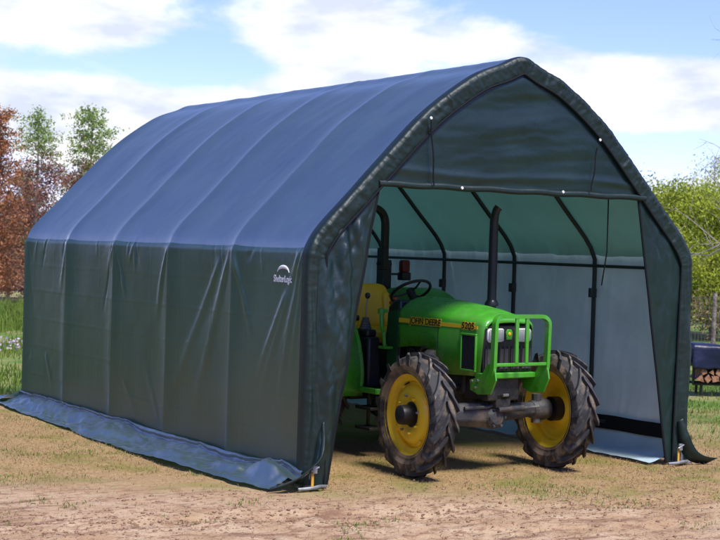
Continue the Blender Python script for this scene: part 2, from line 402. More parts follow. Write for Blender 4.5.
for k in range(26):
    y0 = random.uniform(.2, 6.2); ln = random.uniform(.1, .35)
    wrinkles.append((y0, 1.87, y0+random.uniform(-.12, .12), 1.87-ln, random.uniform(.012, .022), random.uniform(-.009, .009)))
for k in range(4):     # the long slanting drags in the second bay
    q = random.uniform(-.25, .35)
    wrinkles.append((1.42+q*.45, 1.8-abs(q)*.2, 2.15+q*1.2, .55+random.uniform(-.2, .3), random.uniform(.02, .04), random.uniform(.006, .012)))
for k in range(5):
    q = random.uniform(-.1, .2)
    wrinkles.append((.1+q*.3, 1.85, .45+q*2, .9+random.uniform(-.3, .2), random.uniform(.015, .03), random.uniform(.006, .014)))
for k in range(5):
    y0 = random.uniform(0, 6.3)
    wrinkles.append((y0, random.uniform(.15, .7), y0+random.uniform(-.5, .5), random.uniform(.1, 1.1), .03, random.uniform(-.008, .009)))
def cover_disp(s, y):
    """outward displacement of the cloth at arc length s and depth y"""
    fr_ = (y/BAY) % 1.0; d = np.minimum(fr_, 1-fr_)*BAY
    roof = np.clip((np.minimum(s, STOT-s)-S_EAVE+.02)/.25, 0, 1)
    top = np.clip((STOT/2-np.minimum(s, STOT-s))/.9, 0, 1)
    sag = -(.006+.022*roof*top+.026*(1-roof))*(1-np.exp(-(d/.13)**1.2))
    zz = np.minimum(s, STOT-s)
    wall = 1-np.clip((zz-S_EAVE-.05)/.15, 0, 1)
    w = wall*fold_lines(np.where(s < STOT/2, y, 6.4-y), zz, wrinkles)
    cre = 0
    for zc in (.36, .67, .98, 1.29, 1.57): cre = cre+.002*np.exp(-((zz-zc-.006*fbm(y*2, y*0+zc*9, 5, 2))/.007)**2)
    for yc in np.arange(.43, 6.4, .64): cre = cre+.0015*np.exp(-((y-yc-.006*fbm(zz*2, zz*0+yc, 6, 2))/.007)**2)
    eave = -.006*np.exp(-((zz-S_EAVE)/.018)**2)*(1+1.2*fbm(y*5, y*0, 15, 2))
    soft = .012*fbm(y*1.3, s*1.1, 31, 3)*(1-.5*roof)+.004*roof*fbm(y*4, s*2.2, 77, 3)
    sc = np.clip(d/.06, .25, 1)*(1-.9*np.exp(-((y-.43)/.2)**4-((zz-1.64)/.16)**4))
    soft = soft+np.where(s > STOT/2, 1, 0)*wall*(.030*fbm(y*4.5+.6*zz, zz*.7, 88, 3)+.012*fbm(y*11+zz, zz*1.4, 89, 2))
    rfold = roof*.004*np.maximum(0, fbm(y*6+s*2.5, s*.8-y, 55, 2))
    rc = 0
    for sc2 in np.arange(2.25, 5.5, .42): rc = rc+.0022*np.exp(-((s-sc2-.01*fbm(y*1.5, y*0+sc2*9, 5, 2))/.010)**2)
    return sag+1.0*w*sc+cre*(.35+.65*wall)+rc*roof+eave+soft*sc+rfold
def cover_part(name, s0, s1, ds, dy, y0=.02, y1=L, material=None):
    ss = np.linspace(s0, s1, int((s1-s0)/ds)+1); yy = np.linspace(y0, y1, int((y1-y0)/dy)+1)
    S, Y = np.meshgrid(ss, yy, indexing='ij'); x, z, nx, nz = prof(S); d = cover_disp(S, Y)+.028
    P = np.stack([x+nx*d, Y, z+nz*d], -1)
    return MB().grid(P).build(name, material or T['cover'], shelter, smooth=180)
def flip(o): o.data.flip_normals(); return o
WB = .12
cover_part('side_wall', WB, S_EAVE, .015, .013)
cover_part('roof_cover', S_EAVE, STOT-S_EAVE, .045, .03, material=T['roof'])
cover_part('side_wall', STOT-S_EAVE, STOT-.2, .03, .022)

# frame: arched ribs, purlins, base rails, foot plates
def rib_path(y, off=.0, n=70, lo=.03):
    ss = np.linspace(lo, STOT-lo, n); x, z, nx, nz = prof(ss)
    return [(a-c*off, y, b_-d*off) for a, b_, c, d in zip(x, z, nx, nz)]
for k, y in enumerate(RIB_Y):
    MB().tube(rib_path(y+(.03 if k == 0 else -.03 if k == NB else 0), .012), .022, 10).build('rib', M['frame'], shelter)
for xx, zz in ((.055, 1.76), (W-.055, 1.76), (W/2, 3.42), (.72, 2.57), (W-.72, 2.57)):
    MB().tube([(xx, 0.03, zz), (xx, L-.03, zz)], .016, 10).build('purlin', M['frame'], shelter)
for xx in (.03, W-.03):
    MB().tube([(xx, 0.05, .035), (xx, L-.05, .035)], .02, 8).build('base_rail', M['frame'], shelter)
    for y in RIB_Y:
        m = MB(); m.box((xx, y, .006), (.16, .14, .012)); m.tube([(xx, y, .01), (xx, y, .12)], .034, 10); m.build('foot_plate', M['galv'], shelter, bevel=.002)
for k in (1, 2, 3):    # short strut and clamp on the right hand posts
    MB().tube([(W-.05, RIB_Y[k], .26), (W-.05, RIB_Y[k]-.28, .26)], .018, 8).build('brace', M['frame'], shelter); MB().tube([(W-.03, RIB_Y[k], 1.45), (W-.03, RIB_Y[k], 1.54)], .042, 10).build('clamp', M['frame'], shelter)

# back panel
zz = np.linspace(.02, 3.44, 60); half = cv[:len(cv)//2+1]
xl = np.interp(zz, half[:, 1], half[:, 0])
U = np.linspace(0, 1, 50)
P = np.stack([xl[:, None]+(W-2*xl[:, None])*U[None], np.full((60, 50), L-.01)+.02*fbm(U[None]*5, zz[:, None]*2, 8, 3), np.repeat(zz[:, None], 50, 1)], -1)
MB().grid(P).build('back_panel', T['cover'], shelter, smooth=180)

# front edge band, gathered round the first arch
def edge_band():
    n = 760; ss = np.linspace(.03, STOT-.03, n); x, z, nx, nz = prof(ss)
    low = np.clip(1-(np.minimum(ss, STOT-ss)-.2)/2.0, 0, 1)
    wd = .115+.045*low                                                        # wider at the legs
    vv = np.linspace(0, 1, 22); P = np.zeros((n, 22, 3))
    off = np.interp(vv, [0, .12, .24, .34, 1], [.032, .036, .026, -.01, -1]); yv = np.interp(vv, [0, .12, .24, .34, 1], [.075, .015, -.024, -.034, -.024])
    for j in range(22):
        o = np.where(off[j] < 0, off[j]*wd, off[j])
        g = .013*fbm(ss*21+.5*np.sin(ss*7), vv[j]*1.6+ss*.7, 61, 3)+.012*np.abs(fbm(ss*34, vv[j]*2.5, 99, 2))
        amp = np.interp(vv[j], [0, .1, .35, .85, 1], [.06, .25, 1.0, .8, .3])
        lg_ = np.clip((1.95-np.minimum(ss, STOT-ss))/.25, 0, 1)
        g = g*(1-.7*lg_)+lg_*.03*fbm(ss*2.2+vv[j]*1.5, vv[j]*5+ss*.3, 131, 3)
        o = o+.25*g*amp; y = yv[j]-g*amp
        P[:, j] = np.stack([x+nx*o, y, z+nz*o], -1)
    return P
bp_ = edge_band(); flip(MB().grid(bp_).build('edge_band', T['trim'], shelter, smooth=180))
ss = np.linspace(.03, STOT-.03, 160); x, z, nx, nz = prof(ss); low = np.clip(1-(np.minimum(ss, STOT-ss)-.2)/2.0, 0, 1); o_ = -(.115+.045*low)
MB().tube([(a, -.034, b_) for a, b_ in zip(x+nx*o_, z+nz*o_)], .009, 6).build('piping', M['black_fabric'], shelter)
# inner arch limits
inx = x+nx*(-.10); inz = z+nz*(-.10); hl = len(ss)//2
def arch_x(zv):
    return np.interp(zv, inz[:hl], inx[:hl])
GB = 2.385
zmax = inz[:hl+1].max()-.01
zz = np.linspace(GB, zmax, 64); U = np.linspace(0, 1, 110); xl = arch_x(zz)-.01
XX = xl[:, None]+(W-2*xl[:, None])*U[None]; ZZ = np.repeat(zz[:, None], 110, 1)
env = np.sin(PI*np.clip(U, 0, 1))[None]**.5
bil = .02*env+.022*env*fbm(XX*1.0+ZZ*.35, ZZ*5.5+.5*np.sin(XX*1.6), 13, 3)+.005*env*fbm(XX*2.2, ZZ*13, 23, 3)+.012*np.exp(-((ZZ-GB-.11-.02*np.sin(XX*3))/.03)**2)
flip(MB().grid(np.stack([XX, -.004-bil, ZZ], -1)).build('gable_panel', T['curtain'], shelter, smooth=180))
m = MB(); m.tube([(xl[0]-.02+k*(W-2*xl[0]+.04)/40, -.025+.004*math.sin(k*1.3), GB+.004*math.sin(k*.9)) for k in range(41)], .026, 10); fixn(m.build('hem_rod', T['trim'], shelter))
# door curtains
def curtain(right):
    nz_, nu = 150, 46; zz = np.linspace(.025, GB+.02, nz_); U = np.linspace(0, 1, nu)
    xo = np.where(zz < 1.8, .05, arch_x(zz)-.02); xi = .187+(.60-.187)*((zz/GB)**1.08)
    if right: xi = .215+(.655-.215)*(zz/GB)
    xi = np.maximum(xi, xo+.015)
    X = xo[:, None]+(xi-xo)[:, None]*U[None]; Z = np.repeat(zz[:, None], nu, 1)
    wd = (xi-xo)[:, None]
    amp = np.minimum(1, wd/.25)*np.sin(PI*np.clip(U*.86+.07, 0, 1))[None]
    d = amp*(.075*fbm(X*4.2+Z*.7, Z*1.5+X*.8, 83 if right else 41, 4)+.028*np.abs(fbm(X*8-Z*4, Z*3.2+X*4, 50, 3))+.016*np.sin(X*34+Z*3+3*fbm(Z*1.2, X*2, 4, 2)))*(.32 if right else 1)
    if not right: d = d+amp*.05*np.sin(PI*np.clip(Z/1.9, 0, 1))
    P = np.stack([W-X if right else X, -.012-d, Z], -1)
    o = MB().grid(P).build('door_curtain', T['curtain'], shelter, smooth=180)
    MB().tube([tuple(p) for p in P[::3, -1]], .011, 6).build('piping', M['black_fabric'], shelter)
    if not right: flip(o)
    return o
cl_ = curtain(False); cr_ = curtain(True)
# grommets and cords on the gable
for px, py in ((431, 118), (600, 140), (462, 188), (563, 192)):
    p = at(px, py, 1, -.075); fixn(MB().lathe([(.003, -.006), (.010, -.006), (.013, 0), (.010, .006), (.003, .006)], 12, 'y', (p.x, -.078, p.z), closed=True).build('grommet', M['white'], shelter))
for a, c in (((431, 120), (434, 186)), ((597, 148), (591, 191))):
    p, q = at(*a, 1, -.07), at(*c, 1, -.07); MB().tube([(p.x+(q.x-p.x)*k/8, -.075+.008*math.sin(k*1.1), p.z+(q.z-p.z)*k/8) for k in range(9)], .006, 6).build('cord', M['black_fabric'], shelter)
MB().tube([(W-.9, .1, GB), (W-.88, .12, 1.9), (W-.86, .2, 1.6)], .006, 6).build('cord', M['black_fabric'], shelter)
# the pocket along the left wall's foot and the skirt spread on the soil
yy = np.linspace(-.02, L+.02, 320); V = np.linspace(0, 1, 34)
Y, VV = np.meshgrid(yy, V, indexing='ij')
endw = np.interp(yy, [0, .35, 1.2, 3.1, 5.2, 6.2, L], [.34, .40, .46, .46, .38, .32, .36])
prx = np.interp(V, [0, .06, .14, .22, .30, 1], [-.030, -.05, -.035, -.055, -.10, -1]); prz = np.interp(V, [0, .06, .14, .22, .34, .6, 1], [.135, .13, .10, .085, .06, .032, .012])
X = np.where(prx[None] > -.11, prx[None], 0); t_ = np.clip((V-.30)/.7, 0, 1)[None]
X = np.where(VV > .30, -.10-(endw[:, None]-.10)*t_, prx[None]+0*Y)
wav = .050*fbm(Y*1.8+X*3, X*4+7, 71, 3)+.055*(.3-np.abs(fbm(Y*3.0-X*5, X*4, 17, 3)))+.016*fbm(Y*12, X*9, 27, 2)
amp = np.interp(V, [0, .05, .15, .35, .8, 1], [.2, .7, .7, 1, 1, .35])[None]
big = .075*np.exp(-((Y-1.55)/.5)**2-((X+.30)/.13)**2)+.15*np.exp(-((Y-.28)/.26)**2-((X+.17)/.13)**2)+.06*np.exp(-((Y-.75)/.2)**2-((X+.25)/.1)**2)+.035*np.exp(-((Y-3.4)/.5)**2-((X+.22)/.1)**2)
Zs = prz[None]+wav*amp+big
Zs = np.maximum(Zs, ground_h(X, Y)+.008)
X = X+.018*fbm(Y*9, VV*3, 37, 2)*np.interp(V, [0, .05, 1], [.3, 1, .8])[None]+.03*fbm(Y*1.5, VV*0, 47, 3)*t_
MB().grid(np.stack([X, Y, Zs], -1)).build('skirt', T['roof'], shelter, smooth=180)
# its pulled-out rear corner
q = np.linspace(0, 1, 16); UU, VV = np.meshgrid(q, q, indexing='ij')
X = -.34*VV-.03+.35*UU*(1-VV); Y = L+.0+UU*.55; Z = .012+.11*(1-VV)*(1-UU)**1.5+.03*np.abs(fbm(UU*4, VV*4, 5, 3))
MB().grid(np.stack([X, Y, Z], -1)).build('skirt', T['roof'], shelter, smooth=180)
# front corner gusset with its taped edge
leg = [(.10, -.075, .52), (.07, -.075, .40), (.05, -.06, .27), (.02, -.05, .15), (-.03, -.03, .10), (-.08, .02, .06)]
tail = [(.10, -.085, .52), (.085, -.12, .37), (.04, -.15, .25), (-.07, -.16, .155), (-.20, -.12, .075), (-.335, -.04, .02)]
A_, B_ = catmull(leg, 6), catmull(tail, 6); q = np.linspace(0, 1, 14)
P = A_[:, None]*(1-q)[None, :, None]+B_[:, None]*q[None, :, None]
P[..., 1] -= (.03*np.sin(PI*q))[None]*(.4+fbm(np.arange(len(A_))[:, None]*.35, q[None]*3, 3, 3))*.9; P[..., 2] += .012*fbm(np.arange(len(A_))[:, None]*.6, q[None]*5, 6, 3)
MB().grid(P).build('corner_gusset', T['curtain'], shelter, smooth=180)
def ribbon(path, w, name, m, wdir, th=.004):
    C = catmull(path, 8); n = len(C); wd = np.array(wdir, float)
    ww = np.interp(np.linspace(0, 1, n), [0, .3, 1], [.5, 1, 1])[:, None]*w
    P = np.stack([C-wd*ww/2, C+wd*ww/2], 1)
    return MB().grid(P).build(name, m, shelter, smooth=180, solid=th)
ribbon([(a, b_-.006, c) for a, b_, c in tail], .055, 'tail_flap', T['trim'], (.55, -.3, .75))
ribbon([(W-.12, -.07, .40), (W-.09, -.08, .28), (W-.05, -.09, .17), (W+.02, -.10, .08), (W+.12, -.11, .035), (W+.24, -.12, .018)], .13, 'tail_flap', T['trim'], (.45, -.75, .5))
# ratchet straps and ground anchors at the front feet
for xx, sg in ((.02, 1), (W-.14, -1)):
    MB().box((xx, -.09, .085), (.022, .006, .13)).build('ratchet_strap', M['strap'], shelter)
    m = MB(); m.box((xx+.012, -.1, .16), (.04, .02, .06)); m.tube([(xx-.02, -.105, .15), (xx+.05, -.105, .18)], .008, 6); m.build('ratchet_buckle', M['galv'], shelter, bevel=.003)
    MB().tube([(xx-.13, -.1, .016), (xx-.02, -.11, .02), (xx+.06, -.1, .03), (xx+.14, -.06, .02)], .013, 8).build('anchor_rail', M['galv'], shelter)
# right wall inside: black strip and tucked in skirt
yy = np.linspace(.03, L-.05, 160); V = np.linspace(0, 1, 8); Y, VV = np.meshgrid(yy, V, indexing='ij')
MB().grid(np.stack([W-.055+.012*fbm(Y*3, VV, 5, 2), Y, .19+.135*VV+.012*fbm(Y*1.5, VV*0, 9, 2)], -1)).build('wall_strip', M['black_fabric'], shelter, smooth=180)
V = np.linspace(0, 1, 18); Y, VV = np.meshgrid(yy, V, indexing='ij')
X = W-.02-.36*VV**1.5; Z = .215*(1-VV)**1.6+.012+.03*np.abs(fbm(Y*3, VV*3, 15, 3))*VV
MB().grid(np.stack([X, Y, np.maximum(Z, ground_h(X, Y)+.006)], -1)).build('inner_skirt', T['pale'], shelter, smooth=180)
# printed logo on the left wall: arc over a word
def text_mesh(body, size, name, m, parent, matrix, sx=1.0, shear=0, extrude=.0015, off=None):
    c = bpy.data.curves.new(name, 'FONT'); c.body = body; c.size = size; c.extrude = extrude; c.align_x = 'CENTER'; c.align_y = 'CENTER'; c.shear = shear; c.offset = size*.012 if off is None else off
    o = bpy.data.objects.new(name, c); link(o); bpy.context.view_layer.update()
    me_ = bpy.data.meshes.new_from_object(o.evaluated_get(bpy.context.evaluated_depsgraph_get())); bpy.data.objects.remove(o)
    me_.name = name; me_.materials.clear(); me_.materials.append(m); me_.transform(Matrix.Scale(sx, 4, (1, 0, 0))); me_.transform(matrix)
    k = link(bpy.data.objects.new(name, me_)); k.parent = parent; return k
def side_matrix(x, y, z):            # text x -> -y, text y -> z, facing -x
    return Matrix(((0, 0, -1, x), (-1, 0, 0, y), (0, 1, 0, z), (0, 0, 0, 1)))
lx = -.028+.010
lg = text_mesh('ShelterLogic', .078, 'logo_print', M['white'], shelter, side_matrix(-.036, .43, 1.605), .80, extrude=.006)
m = MB(); pts = []
for k in range(21):
    a = PI*(.08+.84*k/20); w = .013*math.sin(PI*k/20)
    pts.append(((.10+w)*math.cos(a), (.06+w)*math.sin(a), (.10-w)*math.cos(a), (.06-w*1.2)*math.sin(a)))
vsA = [(-.036, .43-p[0], 1.645+p[1]) for p in pts]+[(-.036, .43-p[2], 1.645+p[3]) for p in pts]
m.add(vsA, [(k, k+1, 22+k, 21+k) for k in range(20)]); m.build('logo_print', M['white'], shelter, solid=.006)
for o in [c for c in shelter.children if c.name.startswith('logo_print')]:      # lay the print on the cloth
    co = np.zeros(len(o.data.vertices)*3); o.data.vertices.foreach_get('co', co); co = co.reshape(-1, 3)
    co[:, 0] = -(.028+cover_disp(co[:, 2], co[:, 1]))-.004-.002*(co[:, 0] < -.036); o.data.vertices.foreach_set('co', co.reshape(-1)); o.data.update()

# ================================================================== tractor
TX, TY, TROT = 1.965, .235, R(2.5)
tractor = empty('tractor', (TX, TY, 0), TROT, label='green farm tractor with yellow wheels and seat parked under the green fabric shelter', cat='tractor')
def loft(sections, mi=0):
    return MB().grid(np.array(sections), mi)
# --- hood
def hood_section(y, w, zb, zs, zt):
    half = [(-w, zb), (-w, zb+(zs-zb)*.5), (-w, zs-.03), (-w+.012, zs), (-w+.05, zs+.028), (-w*.62, zs+.62*(zt-zs)), (-w*.3, zs+.92*(zt-zs)), (0, zt)]
    return [(a, y, b_) for a, b_ in half]+[(-a, y, b_) for a, b_ in half[::-1][1:]]
st = [(-.205, .245, 1.255, 1.262, 1.285), (-.19, .262, 1.225, 1.275, 1.315), (-.16, .274, .84, 1.285, 1.345), (-.13, .28, .832, 1.29, 1.36), (0, .285, .83, 1.295, 1.385), (.2, .285, .82, 1.305, 1.41), (.385, .285, .815, 1.315, 1.428), (.43, .285, .92, 1.318, 1.432), (.46, .285, 1.0, 1.32, 1.435), (.60, .285, 1.03, 1.328, 1.445), (.8, .282, 1.02, 1.338, 1.452), (.97, .275, 1.0, 1.342, 1.452), (1.02, .268, .99, 1.335, 1.442)]
hood = fixn(loft([hood_section(*s_) for s_ in st]).build('hood', M['green'], tractor, smooth=40, solid=.008))
for sx in (-1, 1):
    X = sx*.2895
    # decal stripe
    m = MB(); m.prism([(-.13, 1.225), (.99, 1.222), (.99, 1.262), (-.13, 1.252)][::sx], 0, X-.001*sx, X+.0025*sx); fixn(m.build('decal_stripe', M['gold'], hood))
    # side screen in a raised green frame
    m = MB(); ya, yb, za, zb = -.125, .085, .865, 1.185
    for a, c, d, e in ((ya, yb, zb-.018, zb), (ya, yb, za, za+.018), (ya, ya+.018, za+.018, zb-.018), (yb-.018, yb, za+.018, zb-.018)):
        m.box((X+sx*.004, (a+c)/2, (d+e)/2), (.02, c-a, e-d))
    fr_ = m.build('screen_frame', M['green'], hood, bevel=.004)
    MB().box((X, (ya+yb)/2, (za+zb)/2), (.008, yb-ya-.03, zb-za-.03)).build('side_screen', M['mesh'], hood)
    m = MB()
    for k in range(9): m.box((X+sx*.006, ya+.03+k*.0185, (za+zb)/2), (.006, .004, zb-za-.04))
    m.build('screen_rib', M['black'], hood)
mt = Matrix.Translation((0, 0, 0))
for body, yy_, sx_ in (('JOHN DEERE', .60, 1.0), ('5205', .0, 1.12)):
    for mm, off_, xx_ in ((M['gold'], .0075, -.2915), (M['black'], .0012, -.294)):
        text_mesh(body, .078, 'decal_lettering', mm, hood, side_matrix(xx_, yy_, 1.245), sx_, shear=.12, extrude=.001, off=off_)
# --- grille with headlamps
grille = fixn(MB().prism([(-.262, .87), (.262, .87), (.268, 1.0), (.268, 1.2), (.25, 1.265), (-.25, 1.265), (-.268, 1.2), (-.268, 1.0)], 1, -.185, -.10).build('grille', M['black'], tractor, bevel=.012))
m = MB()
for k in range(11):
    a = -.23+k*.046; m.box((a, -.188, .985), (.012, .012, .2))
m.build('grille_bar', M['black'], grille, bevel=.002)
for a, c in ((-.25, -.135), (-.1, 0), (.03, .125), (.15, .25)): MB().box(((a+c)/2, -.19, .98), (c-a-.004, .008, .17)).build('grille_screen', M['mesh'], grille)
for s_ in (-1, 1):
    hl_ = fixn(MB().prism([(s_*a, z_) for a, z_ in ((.068, 1.125), (.215, 1.118), (.235, 1.14), (.235, 1.215), (.22, 1.235), (.068, 1.235))], 1, -.205, -.18).build('headlight', M['chrome'], tractor, bevel=.008))
    fixn(MB().prism([(s_*a, z_) for a, z_ in ((.072, 1.13), (.212, 1.123), (.23, 1.142), (.23, 1.212), (.218, 1.23), (.072, 1.23))], 1, -.214, -.207).build('lens', M['glass'], hl_, bevel=.003))
fixn(MB().prism([(-.03, 1.14), (.03, 1.14), (.036, 1.20), (.02, 1.228), (-.02, 1.228), (-.036, 1.20)], 1, -.2, -.185).build('emblem', M['green'], grille, bevel=.004))
m = MB(); m.lathe([(.001, -.206), (.014, -.204), (.016, -.198)], 14, 'y', (0, 0, 1.19)); fixn(m.build('emblem', M['gold'], grille))
fixn(MB().prism([(-.285, .815), (.285, .815), (.285, .865), (-.285, .865)], 1, -.225, -.10).build('grille_sill', M['green'], tractor, bevel=.01))
# --- brush guard: bent flat-bar hoop, two uprights, rail, foot plates
guard = empty('brush_guard', (0, 0, 0)); guard.parent = tractor
gy0 = -.36
hoop = rounded([(-.29, -.25, .74), (-.29, gy0+.01, .90), (-.29, gy0, 1.305), (-.245, gy0+.012, 1.345), (.245, gy0+.012, 1.345), (.29, gy0, 1.305), (.29, gy0+.01, .90), (.29, -.25, .74)], .045)
m = MB()
def flatbar(m, path, w, d):      # rectangular section: w in the plane of the hoop, d along y
    P_ = [Vector(p) for p in path]; vs_ = []
    for i, p in enumerate(P_):
        tg = (P_[min(i+1, len(P_)-1)]-P_[max(i-1, 0)]).normalized(); yv_ = Vector((0, 1, 0)); sd_ = tg.cross(yv_).normalized(); dv = sd_.cross(tg).normalized()
        vs_ += [p+sd_*w/2+dv*d/2, p-sd_*w/2+dv*d/2, p-sd_*w/2-dv*d/2, p+sd_*w/2-dv*d/2]
    n = len(P_); fs = [(i*4+k, i*4+(k+1) % 4, (i+1)*4+(k+1) % 4, (i+1)*4+k) for i in range(n-1) for k in range(4)]+[(0, 1, 2, 3)[::-1], tuple((n-1)*4+k for k in range(4))]
    m.add(vs_, fs)
flatbar(m, hoop, .032, .05); fixn(m.build('hoop', M['green'], guard, bevel=.006))
for a in (-.055, .055):
    m = MB(); m.box((a, gy0, 1.148), (.034, .022, .39)); m.build('upright', M['green'], guard, bevel=.005)
MB().box((0, gy0+.002, .945), (.555, .022, .028)).build('rail', M['green'], guard, bevel=.005)
for s_ in (-1, 1):
    pl = fixn(MB().prism([(gy0-.01, .93), (gy0-.035, .82), (gy0+.03, .70), (-.16, .685), (-.06, .715), (-.05, .80), (-.19, .83), (-.28, .95)], 0, s_*.288-.008, s_*.288+.008).build('side_plate', M['green'], guard, bevel=.004))
    for by, bz in ((-.13, .74), (-.085, .79), (-.16, .80)): fixn(MB().lathe([(.001, s_*.012), (.013, s_*.012), (.013, 0)], 8, 'x', (s_*.295, by, bz)).build('bolt', M['bolt'], pl))
for s_ in (-1, 1):      # shut line between hood and side panel, latch
    MB().box((s_*.2895, .41, 1.12), (.004, .004, .20)).build('panel_gap', M['black'], hood)
    MB().box((s_*.2895, .70, 1.205), (.004, .60, .004)).build('panel_gap', M['black'], hood)
    MB().box((s_*.291, .33, .87), (.01, .05, .02)).build('latch', M['black'], hood, bevel=.003)
# --- chassis, engine, axle
m = MB(); m.box((0, .02, .72), (.34, .34, .20)); m.box((0, .1, .60), (.26, .26, .14)); front_sup = m.build('front_support', M['engine'], tractor, bevel=.015)
MB().tube([(-.03, -.17, .67), (.03, -.17, .67)], .014, 8).build('tow_pin', M['bolt'], tractor)
eng = MB(); eng.box((0, .58, .88), (.40, .86, .46)); eng.box((-.21, .62, .98), (.08, .22, .18)); eng.box((0, .60, 1.2), (.26, .8, .16))
eng.build('engine_block', M['engine'], tractor, bevel=.02)
m = MB(); m.lathe([(.02, -.07), (.075, -.07), (.085, -.03), (.085, .05), (.03, .07)], 20, 'y', (-.26, .50, .93)); fixn(m.build('alternator', M['cast'], tractor))
for k, pth in enumerate([[(-.24, .44, 1.05), (-.27, .56, .92), (-.25, .75, .95), (-.24, .9, 1.06)], [(-.23, .5, 1.0), (-.285, .62, 1.02), (-.25, .8, .85)], [(-.2, .2, .72), (-.3, .4, .66), (-.25, .8, .70)]]):
    MB().tube(catmull(pth, 6), .016, 8).build('hose', M['black'], tractor)
m = MB(); m.lathe([(.001, -.12), (.05, -.12), (.05, .06), (.001, .06)], 16, 'z', (-.245, .82, .86)); fixn(m.build('oil_filter', M['blackpaint'], tractor))
m = MB(); m.box((0, 1.5, .70), (.36, 1.3, .46)); m.box((0, 2.05, .70), (.5, .5, .52)); m.tube([(-.5, 2.05, .70), (.5, 2.05, .70)], .12, 14); m.build('transmission', M['engine'], tractor, bevel=.03)
ax = MB()
sec = [(-.50, .50, .12, .15), (-.36, .50, .13, .19), (-.2, .495, .15, .21), (-.06, .49, .19, .23), (.03, .49, .19, .22), (.12, .505, .13, .15), (.36, .515, .11, .13), (.5, .52, .11, .13)]
vs_ = []
for x_, zc, d, h in sec:
    for a in range(8):
        an = PI/8+a*PI/4; vs_.append((x_, d*.54*math.cos(an), zc+h*.54*math.sin(an)))
fs = [(i*8+k, (i+1)*8+k, (i+1)*8+(k+1) % 8, i*8+(k+1) % 8) for i in range(7) for k in range(8)]+[tuple(range(8)), tuple(56+k for k in range(8))[::-1]]
ax.add(vs_, fs); axle = fixn(ax.build('front_axle', M['cast'], tractor, bevel=.008, smooth=30))
m = MB(); m.lathe([(.001, -.125), (.06, -.12), (.095, -.09), (.105, -.04), (.105, .08), (.085, .15), (.001, .17)], 20, 'y', (-.03, 0, .475)); fixn(m.build('differential', M['cast'], axle))
m = MB(); m.tube([(-.47, .17, .50), (.47, .17, .50)], .02, 8); m.build('tie_rod', M['cast'], axle)
m = MB(); m.tube([(-.05, -.135, .545), (.24, -.13, .55)], .026, 12); m.build('steering_cylinder', M['cast'], axle); MB().tube([(.24, -.13, .55), (.42, -.12, .553)], .011, 8).build('cylinder_rod', M['bolt'], axle)
for k in range(6):
    fixn(MB().lathe([(.001, -.135), (.012, -.135), (.014, -.12)], 6, 'y', (-.03+.08*math.cos(k*PI/3), .01, .475+.08*math.sin(k*PI/3))).build('bolt', M['cast'], axle))
m = MB(); m.tube([(-.36, -.075, .56), (-.12, -.09, .565), (.0, -.10, .60)], .016, 8); m.build('hydraulic_line', M['cast'], axle)
m = MB(); m.box((.0, 0, .62), (.16, .3, .12)); m.build('axle_pivot', M['engine'], axle, bevel=.01)
for s_ in (-1, 1):
    m = MB(); ex_ = .08 if s_ < 0 else 0; m.lathe([(.001, s_*.42), (.075, s_*.44), (.092, s_*.50), (.10, s_*(.56+ex_)), (.09, s_*(.62+ex_)), (.001, s_*(.63+ex_))], 20, 'x', (0, .01, .515)); m.tube([(s_*.5, 0, .40), (s_*.5, 0, .65)], .045, 10); fixn(m.build('steering_knuckle', M['cast'], axle))
